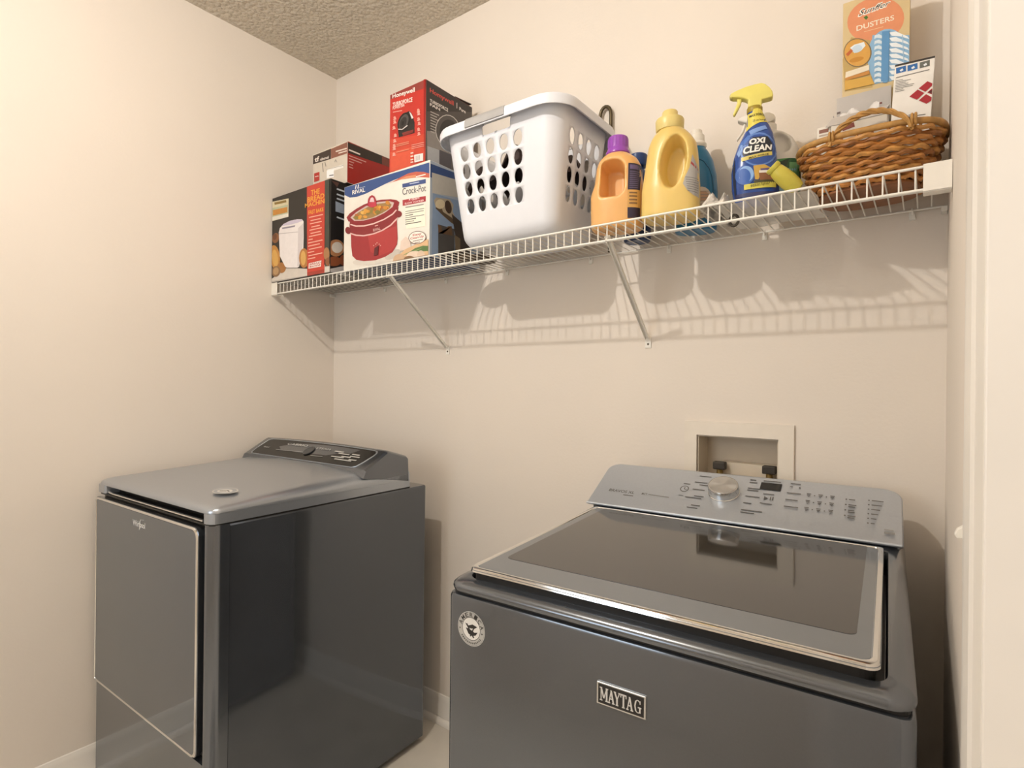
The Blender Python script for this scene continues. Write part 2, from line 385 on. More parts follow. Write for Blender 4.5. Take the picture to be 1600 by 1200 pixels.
# ---------------------------------------------------------------- dryer
DW, DD = .735, .783
D = empty('dryer', (.045, -.938, 0), math.radians(1.5)); tag(D, 'dark slate metallic clothes dryer with a mirror-dark door, standing in the left corner', 'dryer')
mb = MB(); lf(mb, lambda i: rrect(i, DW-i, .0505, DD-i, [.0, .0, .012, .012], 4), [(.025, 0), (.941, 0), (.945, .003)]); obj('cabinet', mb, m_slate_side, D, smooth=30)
# front frame: corner column, bottom kick and left stile; recess behind the door
mb = MB()
lf(mb, lambda i: [(.700, .022), (.700, .004), (.703, .001), (.708, 0)] + [(.705 + .03*math.cos(t), .03 + .03*math.sin(t)) for t in [-PI/2 + k*PI/12 for k in range(1, 7)]] + [(.735, .0495), (.700, .0495)], [(.025, 0), (.9475, 0)])
mb.box(0, .700, .002, .0495, .025, .326); mb.box(0, .700, .022, .0495, .326, .9475)
obj('front_frame', mb, m_slate, D, smooth=30)
mb = MB(); mb.box(.004, .699, .019, .0215, .328, .947); obj('door_recess', mb, m_black, D)
# door
dr_ol = lambda i: rrect(.006 + i, .683 - i, .336 + i, .936 - i, [.004, .022, .022, .004], 6)
mb = MB(); mb.loft([[(x, y, z) for x, z in dr_ol(i)] for y, i in ((.018, .004), (.004, 0), (-.004, 0), (-.006, .002))])
dr = obj('door', mb, m_slate, D, smooth=30)
mb = MB(); mb.loft([[(x, y, z) for x, z in dr_ol(i)] for y, i in ((-.0058, .0075), (-.0072, .0085))]); obj('door_glass', mb, m_doorp, dr, smooth=30)
mb = MB(); a = [[(x, y, z) for x, z in dr_ol(i)] for y, i in ((-.0058, .0012), (-.0088, .0030), (-.0088, .0060), (-.0060, .0074))]; mb.loft(a + [a[0]], False, False); obj('chrome_trim', mb, m_chrome, dr, smooth=40)
A = Art((.290, -.0073, .910), (.09, 0, 0), (0, 0, -.03), world=False, clip=False); A.text('#e9e8e6', 'Whirlpool', [(.02,.20),(.95,.20),(.95,.95),(.02,.95)], .02); A.line('#e9e8e6', [(.52,1.05),(.60,.02),(.86,-.05)], .03); A.build('logo', dr)
# top: lower band with handle slot, upper shell
mb = MB(); tp = [(.0, .010), (.003, .003), (.010, 0), (.055, 0), (.060, .004), (.066, .042), (.690, .042), (.696, .004), (.700, 0), (.712, 0), (.724, .004), (.732, .012), (.735, .024), (.735, .696), (.0, .696)]
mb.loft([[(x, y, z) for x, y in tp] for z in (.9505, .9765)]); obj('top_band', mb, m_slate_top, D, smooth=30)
mb = MB(); mb.box(.062, .694, .039, .0418, .9508, .9763); obj('slot_lining', mb, m_black, D)
mb = MB(); mb.tube([(.068, .008, .9555), (.12, .004, .9555), (.69, .004, .9555)], .0035, 6); obj('slot_lip', mb, m_chrome, D, smooth=40)
def zside(y): return .994 + .036*min(1, max(0, y/.49))
def rise(y, x):      # gentle crown and sweep up towards the console
    return .0025*(1 - ((x - .3675)/.3675)**2)*min(1, max(0, (.50 - y)/.15))
mb = MB(); rings = []
for (lvl, ins) in ((0, 0), (.35, 0), (.62, .003), (.82, .009), (.94, .017), (1.0, .028)):
    r = []
    for x, y in rrect(ins, DW - ins, ins, .696, [.03 - ins*.4, .03 - ins*.4, .002, .002], 6):
        x = .3675 + (x - .3675)*(1 - 1.5*ins*min(1, y/.5)/.3675)
        r.append((x, y, .9768 + (zside(y) + (rise(y, x) if lvl == 1 else 0) - .9768)*lvl))
    rings.append(r)
for k in range(1, 9):
    q = 1 - k/8*.985; r = []
    for x, y, _ in rings[5]:
        x2 = .3675 + (x - .3675)*q; y2 = .362 + (y - .362)*q; r.append((x2, y2, zside(y2) + rise(y2, x2)))
    rings.append(r)
mb.loft(rings, True, True)
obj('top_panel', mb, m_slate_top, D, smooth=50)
mb = MB(); lf(mb, lambda i: rrect(.001+i, DW-.001-i, .002, .70, [.02,.02,.0,.0], 4), [(.9455, .002), (.9503, .002)]); obj('seam', mb, m_black, D)
# badge printed on the top
A = Art((.560, .135, zside(.1) + .0055), (.092, 0, 0), (0, -.062, 0), world=False, clip=False); A.n = Vector((0,0,1)); A.O.z = zside(.135)+.0068; A.V.z = zside(.073) - zside(.135)
A.oval('#cfcecb', .5, .5, .48, .48); A.oval(m_slate_top, .5, .5, .43, .43); A.oval('#d9d8d5', .5, .52, .30, .27); A.line('#6a6864', [(.3,.6),(.5,.4),(.72,.5)], .07); A.line('#6a6864', [(.42,.7),(.6,.52)], .06); A.build('badge', D)
# control console: profile (y, z) lofted across, with raked ends
def dcon(x, k=1):
    ar = .006*(1 - ((x - .3675)/.34)**2)
    return [(x, .497 - .010*k, 1.008), (x, .497, 1.0315), (x, .585, 1.0845 + ar), (x, .593, 1.0875 + ar), (x, .603, 1.0865 + ar), (x, .680, 1.0625), (x, .686, 1.056), (x, .690, .985), (x, .690, .972)]
mb = MB(); rs = []
for x, sc in ((.0, .93), (.006, .98), (.014, 1.0)) : rs.append([(x, y, .972 + (z - .972)*sc) for _, y, z in dcon(x)])
for x in (.06, .15, .26, .3675, .475, .585, .675): rs.append(dcon(x))
for x, sc in ((.721, 1.0), (.729, .98), (.735, .93)): rs.append([(x, y, .972 + (z - .972)*sc) for _, y, z in dcon(x)])
mb.loft(rs); con = obj('control_console', mb, m_slate, D, smooth=28)
# glass control panel on the console's sloped face: corners run along the slope
def dface(u, t, off=.0012):           # u = x, t = 0 bottom .. 1 top of slope
    ar = .006*(1 - ((u - .3675)/.34)**2)*t
    y = .497 + .088*t; z = 1.0315 + .053*t + ar; return (u, y - off*.516, z + off*.857)
gl = []
for k in range(13): u = .055 + .60*k/12; gl.append((u, .06))
gl += [(.672, .12), (.685, .35), (.698, .70), (.699, .84), (.69, .93)]
for k in range(13): u = .675 - .60*k/12; gl.append((u, .95))
gl += [(.06, .93), (.05, .86), (.047, .7), (.042, .35), (.045, .12)]
mb = MB(); mb.loft([[dface(u, t, .0004) for u, t in gl], [dface(u, t, .0016) for u, t in gl]]); cg = obj('control_panel_glass', mb, m_gloss, con, smooth=30)
mb = MB(); a = [[dface(.3675 + (u-.3675)*s, .5 + (t-.5)*q, o_) for u, t in gl] for s, q, o_ in ((1.0, 1.0, .0005), (1.006, 1.03, .0025), (1.012, 1.06, .0025), (1.016, 1.08, .0004))]; mb.loft(a + [a[0]], False, False); obj('panel_bezel', mb, m_slate_top, con, smooth=40)
class Face(Art):
    def __init__(s, fn, lift=.002): s.fn = fn; s.mb = MB(); s.mats = []; s.lay = 0; s.lift = lift; s.world = False
    def P(s, x, y, lay): return Vector(s.fn(x, y, s.lift + lay*.00004))
A = Face(dface)
def T_(u0, u1, t0, t1): return [(u0, t1), (u1, t1), (u1, t0), (u0, t0)]
A.text('#c9c7c2', 'CABRIO', T_(.20, .33, .70, .80), .01); A.text('#c9c7c2', 'STEAM', T_(.39, .47, .66, .74), .0); A.text('#c9c7c2', 'Whirlpool', T_(.075, .115, .40, .50), 0)
A.line('#a8a6a1', [(.17, .38), (.36, .42)], .02); A.line('#a8a6a1', [(.40, .30), (.47, .32)], .02)
for u, t, l in ((.50,.66,.05),(.53,.58,.06),(.56,.46,.05),(.51,.40,.07),(.60,.62,.04),(.60,.52,.05),(.54,.30,.09),(.61,.36,.04)): A.line('#b9b7b2', [(u, t), (u+l, t)], .05)
A.build('printed_legend', con)['kind'] = 'stuff'
mb = MB()
c0 = Vector(dface(.365, .52, .002)); nrm = Vector((0, -.516, .857)); ux = Vector((1,0,0)); vv = nrm.cross(ux)
mb.loft([[c0 + (ux*math.cos(t) + vv*math.sin(t))*r + nrm*h for t in [k*PI/12 for k in range(24)]] for r, h in ((.024, 0), (.024, .0015), (.0228, .0022), (.0205, .0022), (.020, .0016))]); obj('dial', mb, mat('dark_dial', '#4a4b4c', .3, metal=.3), con, smooth=35)
mb = MB(); mb.tube([(.721, .700, .946), (.721, .700, .957)], .003, 8); obj('top_screw', mb, m_black, D)
for x in (.06, .675):
    for y in (.1, .7):
        mb = MB(); mb.loft([sellipse(x, y, .022, .022, z, 14) for z in (.0005, .026)]); obj('levelling_foot', mb, m_black, D, smooth=40)

# ---------------------------------------------------------------- washer
WW, WD = .700, .745
Q = empty('washing_machine', (1.532, -.847, 0), math.radians(2.65)); tag(Q, 'slate grey top-load washer with a dark glass lid and silver control console', 'washing machine')
mb = MB(); lf(mb, lambda i: rrect(i, WW-i, i, WD-i, .016, 5), [(.025, 0), (.930, 0), (.9355, .0015), (.9375, .006)]); cb = obj('cabinet', mb, mat('washer_slate_paint', '#73787f', .17, metal=.8, var=.02, vscale=300, coat=.3), Q, smooth=30)
mb = MB(); lf(mb, lambda i: rrect(i, WW-i, i, WD-i, .014, 5), [(.9376, .006), (.9425, .006)]); obj('seam', mb, m_black, Q)
def ztop(y):
    t = min(1, max(0, (y - .022)/.10)); return .9605 + .0095*t*t*(3 - 2*t) + .045*max(0, y)
# deck: rounded outer shoulder, opening for the lid
mb = MB(); rings = []
for dz, ins in ((0, .0005), (.30, -.001), (.55, 0), (.75, .004), (.90, .010), (.98, .018), (1.0, .025)):
    rings.append([(x, y, .9427 + (ztop(y) - .9427)*dz) for x, y in rrect(ins, WW-ins, ins, WD-.003, [.030 - ins*.2]*2 + [.012]*2, 6)])
inner = lambda i: rrect(.0265+i, WW-.0285-i, .0235+i, .562-i, .022, 6)
rings.append([(x, y, ztop(y)) for x, y in inner(0)]); rings.append([(x, y, ztop(y)-.004) for x, y in inner(.002)]); rings.append([(x, y, .9445) for x, y in inner(.003)])
mb.loft(rings, True, False); obj('top_deck', mb, m_slate, Q, smooth=40)
mb = MB(); lf(mb, lambda i: inner(.0035), [(.9431, 0), (.948, 0)]); obj('lid_well', mb, m_black, Q)
# lid
LX0, LX1, LY0, LY1 = .033, .664, .019, .556
def lid_ol(i, f=0): return rrect(LX0+i, LX1-i, LY0+i+f, LY1-i, [.016, .016, .006, .006], 5)
def zl(y): return .9805 + .033*y
mb = MB(); mb.loft([[(x, y, zl(y)+dz) for x, y in lid_ol(i)] for dz, i in ((-.0065, .003), (-.005, .0), (-.002, 0), (0, .002))]); ld_ = obj('lid', mb, m_lidrim, Q, smooth=35)
mb = MB(); a = [[(x, y, zl(y)+dz) for x, y in lid_ol(i)] for dz, i in ((-.0055, -.0005), (.001, .0008), (.0022, .004), (.0018, .0085), (-.001, .010))]; mb.loft(a, False, False); obj('chrome_rim', mb, m_chrome, ld_, smooth=40)
mb = MB(); mb.loft([[(x, y, zl(y)+dz) for x, y in lid_ol(i)] for dz, i in ((.0001, .0102), (.0006, .0106))]); obj('lid_glass', mb, mat('lid_glass_border', '#888e95', .10, metal=.75, var=.02), ld_, smooth=35)
mb = MB(); gw = rrect(.062, .636, .098, .548, [.012, .012, .004, .004], 5); mb.loft([[(x, y, zl(y)+dz) for x, y in gw] for dz in (.0007, .0010)]); obj('lid_window', mb, m_lid, ld_, smooth=35)
mb = MB(); mb.loft([[(x, y, zz_(y)) for x, y in lid_ol(.0055)] for zz_ in (lambda y: .9485, lambda y: zl(y) - .0067)]); obj('lid_gap_shade', mb, m_black, ld_)  # black block stands in for the shaded gap under the lid
# console
CL = math.hypot(.165, .09); cu_, cv_ = .165/CL, .09/CL
def wface(u, t, off=0): return (u, .57 + cu_*t - cv_*off, 1.0 + cv_*t + cu_*off)       # t metres up the slope
fo_ = rrect(-.003, .697, .0, CL, [.006, .006, .036, .032], 7)
def wback(u, t, dpt): p = wface(u, t); return (p[0], min(p[1] + dpt, .752), p[2] - .004 if dpt > .005 else p[2])
mb = MB(); cen = .347
mb.loft([[(u, .752, max(.9445, wface(u, t)[2] - .10)) for u, t in fo_],
         [(u, min(.752, wface(u, t)[1] + .05), wface(u, t)[2] - .012) for u, t in fo_],
         [(u, wface(u, t)[1] + .008, wface(u, t)[2] - .002) for u, t in fo_],
         [wface(cen + (u-cen)*.992, CL/2 + (t-CL/2)*.975, .0015) for u, t in fo_],
         [wface(cen + (u-cen)*.980, CL/2 + (t-CL/2)*.93, .0020) for u, t in fo_]])
wc = obj('control_console', mb, m_silver, Q, smooth=35)
mb = MB(); mb.box(.004, .692, .60, .7515, .9445, 1.008); obj('console_base', mb, m_slate, Q, bevel=.004)
mb = MB(); mb.tube([wface(.0, .003, .003), wface(.694, .003, .003)], .0035, 8); obj('console_bead', mb, m_silver, wc, smooth=40)
A = Face(wface, .0023); K = '#5f5e5d'
def TT(u0, u1, t0, t1): return [(u0, t1), (u1, t1), (u1, t0), (u0, t0)]
A.text(K, 'BRAVOS XL', TT(.040, .112, .060, .071), .012); A.line(K, [(.085, .052), (.113, .052)], .003); A.text(K, 'MCT', TT(.132, .147, .062, .070), .01); A.line('#8b8a88', [(.150, .066), (.205, .064)], .003)
rr = .011
A.oval(K, .2335, .106, rr, rr*1.15); A.oval(m_silver, .2335, .106, rr*.78, rr*.92); A.line(K, [(.2335,.112),(.2335,.104),(.240,.104)], .0022); A.line(K, [(.226,.127),(.243,.127)], .003); A.line(K, [(.226,.078),(.238,.078)], .002)
for i, (t, l) in enumerate(((.165,.030),(.138,.032),(.128,.022),(.108,.030),(.082,.024),(.074,.040),(.046,.022),(.036,.026))):
    A.line(K, [(.288 - .004*(i%2) - l, t), (.288 - .004*(i%2), t)], .0032)
for i, (t, l) in enumerate(((.170,.014),(.160,.018),(.136,.028),(.128,.026),(.104,.032),(.078,.018),(.052,.046),(.043,.030))):
    A.line(K, [(.382, t), (.382 + l, t)], .0032)
A.rect('#1c1b1a', .409, .164, .456, .136); A.line(K, [(.413,.171),(.452,.171)], .003); A.line(K, [(.420,.120),(.444,.120)], .003)
A.poly(K, [(.424,.111),(.424,.097),(.433,.104)]); A.rect(K, .437,.111,.4395,.097); A.rect(K, .442,.111,.4445,.097); A.line(K, [(.418,.084),(.444,.083)], .003)
A.line(K, [(.474,.170),(.496,.170)], .003); A.line(K, [(.474,.158),(.480,.158)], .003); A.oval(K, .495,.156,.002,.003)
for r_ in range(3):
    t = .133 - r_*.026; A.line(K, [(.470, t), (.500 - .004*(r_==1), t)], .0032)
    for c_ in range(3):
        u = .512 + c_*.024; A.line(K, [(u, t+.004), (u+.009, t+.004)], .003); A.line(K, [(u+.001, t-.001), (u+.008, t-.001)], .003); A.line(K, [(u+.003, t-.006), (u+.006, t-.006)], .002)
        if c_ < 2: A.oval(K, u+.0165, t-.001, .0014, .002)
for i in range(4):
    t = .130 - i*.019; A.oval(K, .592, t, .0018, .0024); A.line(K, [(.597, t), (.609 + .003*(i%2), t)], .0035); 
    if i: A.line(K, [(.597, t-.006), (.610, t-.006)], .0032)
for i in range(6):
    t = .134 - i*.0155; A.oval(K, .635, t, .0016, .0022); A.line(K, [(.640, t), (.662 - .003*i, t)], .0032)
A.rect('#9b9a98', .664,.044,.680,.040); A.rect('#8a8987', .664,.036,.682,.030)
A.build('printed_legend', wc)['kind'] = 'stuff'
# knob with brushed face
mb = MB(); c0 = Vector(wface(.331, .108, .002)); nrm = Vector((0, -cv_, cu_)); ux = Vector((1,0,0)); vv = nrm.cross(ux)
def disc(mb, rh, n=40, c=c0):
    mb.loft([[c + (ux*math.cos(t) + vv*math.sin(t))*r + nrm*h for t in [2*PI*k/n for k in range(n)]] for r, h in rh])
disc(mb, ((.0375, 0), (.0375, .003), (.0362, .004), (.0362, .022), (.0345, .0245), (.0335, .0242))); kb = obj('knob', mb, mat('knob_chrome', '#cfcfce', .2, metal=1), wc, smooth=35)
mk = mat('brushed_knob_face', '#d2d2d1', .30, metal=1, aniso=.8); tn = mk.node_tree.nodes.new('ShaderNodeTangent'); tn.direction_type = 'RADIAL'; tn.axis = 'Z'
mk.node_tree.links.new(tn.outputs[0], mk.node_tree.nodes['Principled BSDF'].inputs['Tangent'])
mb = MB(); n = 40
for r, h in ((.0332, 0), (.0326, .0006)): pass
mb.loft([[(r*math.cos(2*PI*k/n), r*math.sin(2*PI*k/n), h) for k in range(n)] for r, h in ((.0332, 0), (.0326, .0006))])
kf = obj('knob_face', mb, mk, kb, smooth=35); kf.matrix_basis = Matrix.Translation(c0 + nrm*.0243) @ Matrix((ux, vv, nrm)).transposed().to_4x4()
# name plate on the front
mb = MB(); mb.box(.303, .381, -.0035, .0005, .8325, .8665); pl = obj('name_plate', mb, mat('plate_silver', '#d7d6d3', .25, metal=.8), Q, bevel=.001)
A = Art((.3055, -.0036, .8640), (.073, 0, 0), (0, 0, -.029), world=False)
A.rect('#24211f', 0, 0, 1, 1)
S = '#cfccc6'
def slab(x, w, strokes, serifs):        # bold slab-serif capitals drawn as strokes in a cell
    for pts, wd in strokes: A.line(S, [(x + w*a, .16 + .68*b) for a, b in pts], wd)
    for a0, a1, b in serifs: A.rect(S, x + w*a0, .16 + .68*b - .03, x + w*a1, .16 + .68*b + .03)
slab(.04, .19, [([(.17,0),(.17,1)], .022), ([(.17,0),(.5,.8)], .034), ([(.5,.8),(.83,0)], .022), ([(.83,0),(.83,1)], .036)], [(.0,.3,.03),(.7,1,.03),(.02,.34,.97),(.66,1,.97)])
slab(.225, .15, [([(.16,1),(.5,0)], .022), ([(.47,0),(.84,1)], .036), ([(.3,.66),(.7,.66)], .06)], [(.0,.36,.97),(.62,1.02,.97)])
slab(.355, .15, [([(.14,0),(.5,.55)], .036), ([(.86,0),(.5,.55)], .022), ([(.5,.5),(.5,1)], .036)], [(.0,.34,.03),(.68,1,.03),(.3,.7,.97)])
slab(.505, .13, [([(.5,0),(.5,1)], .036), ([(.03,.04),(.97,.04)], .08), ([(.06,0),(.06,.26)], .02), ([(.94,0),(.94,.26)], .02)], [(.26,.74,.97)])
slab(.630, .15, [([(.16,1),(.5,0)], .022), ([(.47,0),(.84,1)], .036), ([(.3,.66),(.7,.66)], .06)], [(.0,.36,.97),(.62,1.02,.97)])
slab(.790, .16, [([(.80,.16),(.55,.02),(.28,.14),(.17,.5),(.28,.86),(.55,.98),(.82,.88)], .030), ([(.84,.05),(.84,.3)], .02), ([(.82,.55),(.82,.96)], .032)], [(.55,1.02,.56)])
A.build('lettering', pl)
# round sticker
st = Art((.0265, -.0002, .9125), (.061, 0, 0), (0, 0, -.061), world=False, clip=False)
st.oval('#c9c7c2', .5, .5, .5, .5, n=32); st.oval('#8f8d88', .5, .5, .485, .485, n=32); st.oval('#b3b1ac', .5, .5, .47, .47, n=32); st.oval('#262422', .5, .5, .335, .335, n=28); st.oval('#dedcd7', .5, .5, .32, .32, n=28)
st.poly('#262422', [(.27,.36),(.40,.42),(.55,.36),(.72,.40),(.62,.47),(.48,.49),(.36,.47)]); st.poly('#262422', [(.30,.50),(.45,.52),(.62,.58),(.74,.55),(.66,.66),(.52,.70),(.40,.66)]); st.line('#262422', [(.33,.38),(.50,.62),(.60,.74)], .05); st.line('#262422', [(.60,.45),(.47,.72)], .04)
for i, ch in enumerate('AMERICA'):
    a = math.radians(-72 + 24*i); cx, cy = .5 + .405*math.sin(a), .5 - .405*math.cos(a); w_, h_ = .058, .062; ca, sa = math.cos(a), math.sin(a)
    st.text('#262422', ch, [(cx + x*w_*ca - y*h_*sa, cy + x*w_*sa + y*h_*ca) for x, y in ((-1,-1),(1,-1),(1,1),(-1,1))], .01)
for i in range(13):
    a = math.radians(125 + 9*i); st.line('#55534f', [(.5 + .38*math.sin(a), .5 - .38*math.cos(a)), (.5 + .43*math.sin(a), .5 - .43*math.cos(a))], .03)
for sg in (-1, 1): st.oval('#262422', .5 + sg*.405, .55, .022, .022)
st.build('sticker', Q)
for x in (.06, .64):
    for y in (.08, .66):
        mb = MB(); mb.loft([sellipse(x, y, .022, .022, z, 14) for z in (.0005, .026)]); obj('levelling_foot', mb, m_black, Q, smooth=40)

# ================================================================== things on the shelf
Z0 = ZS + .0020          # top of the wires
def prt(A, n, o):
    r = A.build(n, o); r['kind'] = 'stuff'; return r
def carton(name, label, x0, x1, y0, y1, z0, z1, mats, bevel=.0012, rz=0):
    """cardboard box: mats = (front, right side, rest)"""
    cx, cy = (x0+x1)/2, (y0+y1)/2
    o = empty(name, (cx, cy, z0)); tag(o, label, 'box')
    mb = MB(); a, b_, h = (x1-x0)/2, (y1-y0)/2, z1-z0
    V = [(-a,-b_,0),(a,-b_,0),(a,b_,0),(-a,b_,0),(-a,-b_,h),(a,-b_,h),(a,b_,h),(-a,b_,h)]
    for f, mi in (((0,1,5,4),0),((1,2,6,5),1),((2,3,7,6),2),((3,0,4,7),2),((3,2,1,0),2),((4,5,6,7),3 if len(mats) > 3 else 2)): mb.add([V[i] for i in f], [(0,1,2,3)], mi)
    obj('carton', mb, list(mats), o, merge=True, bevel=bevel)
    # top flap seam and tape
    mb = MB(); mb.box(-a*.98, a*.98, -.0008, .0008, h+.0002, h+.0009); obj('flap_seam', mb, ink('#5c4a3a'), o)
    return o
def front(x0, x1, y, z0, z1, crop): return face_art((x0, y, z1), (x1-x0, 0, 0), (0, 0, z0-z1), crop)
def side(x, y0, y1, z0, z1, crop): return face_art((x, y0, z1), (0, y1-y0, 0), (0, 0, z0-z1), crop)
def cm(n, h): return mat(n, h, .45, var=.03, vscale=25)

# --- A: bread machine box
a = (.004, .412, -.316, -.03, Z0, 2.094)
bx = carton('bread_machine_box', 'black bread machine box with a red stripe at the left end of the shelf', *a, (cm('box_black', '#2b2723'), cm('box_black2', '#201c1a'), cm('box_kraft', '#4a4038')))
A = front(a[0], a[1], a[2], a[4], a[5], (410, 270, 6))
A.poly('#d8d0c6', [(60,1000),(230,890),(420,900),(640,850),(640,1200),(60,1200)])
A.poly('#b9b2aa', [(60,1020),(640,940),(640,1200),(60,1200)])
A.poly('#d9cfae', [(85,275),(247,240),(245,412),(88,455)]); A.poly('#b9bfa0', [(95,330),(240,298),(240,380),(95,415)]); A.poly('#c98a3a', [(100,350),(235,320),(235,370),(100,402)]); A.line('#8a6f2c', [(115,290),(225,266)], 22); A.poly('#e8e3d6', [(90,415),(245,380),(245,412),(88,452)])
A.oval('#8a5a34', 125, 612, 32, 48, .2); A.oval('#6b3f24', 118, 600, 18, 30, .2)
A.oval('#c58a3e', 118, 790, 48, 112, -.1); A.oval('#d9aa5a', 120, 800, 28, 80, -.1); A.oval('#a8713a', 180, 890, 42, 50); A.oval('#8c6a48', 130, 925, 40, 52, .2); A.oval('#b89468', 128, 922, 26, 36, .2); A.oval('#7d6a5a', 78, 920, 22, 48)
A.poly('#efe9e8', [(156,560),(165,520),(200,480),(260,450),(330,436),(372,436),(388,455),(390,600),(385,720),(345,880),(325,893),(235,893),(215,880),(165,780)]); A.poly('#cfc6d8', [(180,500),(205,478),(262,450),(330,438),(372,438),(380,450),(330,470),(250,490)]); A.poly('#8e8797', [(185,515),(310,492),(305,508),(190,528)]); A.poly('#d8d0d0', [(338,520),(388,470),(388,640),(345,870),(330,880)]); A.line('#b8b0b0', [(158,572),(335,555)], 5); A.line('#4a4440', [(225,893),(330,893)], 6)
A.oval('#b5793a', 392, 800, 46, 92); A.oval('#d8a95e', 385, 800, 24, 70)
A.poly('#c9402f', [(420,120),(588,62),(583,1000),(422,1010)]); A.poly('#a83a2c', [(422,935),(582,905),(582,1000),(422,1010)])
for t, q in (('THE', [(458,165),(540,145),(540,195),(458,215)]), ('BREAD', [(425,232),(583,190),(583,235),(425,282)]), ('MACHINE', [(402,290),(608,235),(608,280),(402,330)]), ('FAST BAKE', [(435,355),(575,325),(575,360),(435,395)])): A.text('#e8a73c', t, q, .02)
for i, (x, l) in enumerate(((440,130),(455,95),(450,110),(462,80),(445,115),(455,95),(440,120),(435,40),(432,135),(432,110),(440,120),(430,60),(436,130),(430,70))): A.line('#f0b8a4', [(x, 420 + i*30), (x + l, 420 + i*30 - l*.22)], 9)
A.poly('#f1e6df', [(440,850),(558,822),(552,880),(436,900)]); A.text('#b5372b', 'BREAD', [(448,852),(550,830),(548,848),(446,870)], .02); A.text('#b5372b', 'MACHINE', [(448,874),(550,852),(546,872),(446,892)], .02)
A.poly('#3d4138', [(590,62),(632,56),(632,860),(592,880)]); A.oval('#a8784c', 606, 760, 28, 60); A.oval('#8a5634', 622, 835, 28, 40)
prt(A, 'front_print', bx)
A = side(a[1], a[2], a[3], a[4], a[5], (410, 270, 6))
A.poly('#9aa4b4', [(685,265),(765,300),(765,385),(685,362)])
for y in (150, 200, 240, 415): A.line('#c3c9d2', [(697, y), (768, y + 26)], 14)
A.poly('#5a3d34', [(640,70),(720,95),(700,135)]); A.poly('#b8b2b0', [(636,900),(780,870),(780,1000),(636,1000)])
A.oval('#b07c55', 690, 705, 78, 80); A.oval('#d9cfc4', 700, 700, 52, 52); A.oval('#8d4f30', 670, 830, 70, 46); A.oval('#8a4a2c', 760, 820, 40, 50)
prt(A, 'side_print', bx)

# --- B: white/brown/red box on top of A
b2 = (.198, .424, -.252, -.035, a[5] + .0012, 2.256)
bx = carton('appliance_box', 'small brown, white and red box lying on top of the bread machine box', *b2, (cm('box_cream', '#d9cfc0'), cm('box_red', '#a8281f'), cm('box_brown', '#5a4438')))
A = front(b2[0], b2[1], b2[2], b2[4], b2[5], (480, 110, 5.926))
A.poly('#3a2d25', [(55,790),(220,725),(220,820),(55,870)]); A.poly('#8d5a48', [(220,728),(380,660),(380,765),(222,818)]); A.text('#efe6dc', 'tf', [(70,805),(112,792),(112,840),(70,852)], .03); A.text('#efe6dc', 'rubbermaid', [(120,812),(200,790),(200,815),(120,838)], .02); A.line('#e6d8cc', [(265,752),(368,722)], 12); A.line('#e6d8cc', [(290,768),(368,745)], 10)
A.poly('#f2efe8', [(180,915),(330,872),(338,900),(200,945)]); A.line('#9a948a', [(180,917),(335,880)], 4); A.poly('#ffffff', [(182,930),(248,915),(248,990),(182,1000)]); A.line('#8e887e', [(255,850),(265,825),(275,850)], 5); A.line('#3a342e', [(205,975),(245,968)], 7); A.line('#7d756a', [(142,860),(150,940)], 6); A.line('#7d756a', [(165,850),(175,890)], 6)
A.poly('#b8342a', [(66,955),(115,940),(115,1020),(66,1035)]); A.line('#f0d6d0', [(75,985),(106,978)], 8)
prt(A, 'front_print', bx)
A = side(b2[1], b2[2], b2[3], b2[4], b2[5], (480, 110, 5.926))
A.poly('#33271f', [(375,665),(692,790),(692,870),(380,765)]); A.poly('#7b4032', [(692,790),(770,820),(770,900),(692,872)]); A.line('#efe2d6', [(385,735),(490,778)], 13)
for i, (x, l) in enumerate(((385,160),(385,120),(385,48),(385,36),(385,40))): A.line('#d9a79c', [(x, 788 + i*26), (x + l, 788 + i*26 + l*.38)], 8)
prt(A, 'side_print', bx)

# --- C: slow cooker box
c2 = (.476, .926, -.302, -.045, Z0, 2.050)
bx = carton('slow_cooker_box', 'white slow cooker box with a blue band and a picture of a red oval cooker', *c2, (cm('box_white', '#e9e4da'), cm('box_blueg', '#a9b5c4'), cm('box_blue', '#2d4878')))
A = front(c2[0], c2[1], c2[2], c2[4], c2[5], (530, 250, 6.6667))
A.poly('#345089', [(40,265),(940,25),(940,185),(900,165),(840,150),(760,150),(680,170),(580,205),(480,250),(380,300),(280,350),(180,385),(110,392),(40,370)])
A.poly('#c4624e', [(480,255),(560,225),(640,180),(720,140),(800,122),(880,125),(940,140),(940,185),(840,178),(740,190),(640,205),(540,235)]); A.poly('#d9926a', [(600,215),(700,170),(800,155),(800,178),(700,192)])
A.line('#f3efe6', [(800,175),(900,150)], 10); A.line('#f3efe6', [(170,300),(178,262)], 9); A.line('#f3efe6', [(195,298),(203,256)], 9); A.line('#d6dcec', [(210,290),(270,278)], 4); A.text('#f3efe6', 'RIVAL', [(138,318),(268,288),(272,330),(138,362)], .02)
A.poly('#3d5288', [(658,250),(903,198),(903,242),(660,290)]); A.line('#c9d2e6', [(735,250),(835,230)], 8); A.text('#4d4a50', 'Crock-Pot', [(660,295),(905,255),(905,325),(660,365)], .0)
A.poly('#a8333c', [(662,418),(903,375),(903,432),(664,478)]); A.text('#f0d8d6', '4 quart', [(725,402),(838,382),(838,412),(725,432)], .02); A.text('#f0d8d6', 'SLOW COOKER', [(685,446),(885,410),(885,428),(685,466)], .02)
A.poly('#f4efdc', [(690,500),(898,470),(900,690),(700,720)])
for i, l in enumerate((190, 0, 195, 190, 80, 195, 110, 90, 165, 0)): 
    if l: A.line('#8d8a86' if i not in (4, 6, 8) else '#5a5753', [(692, 494 + i*22), (692 + l, 494 + i*22 - l*.17)], 8)
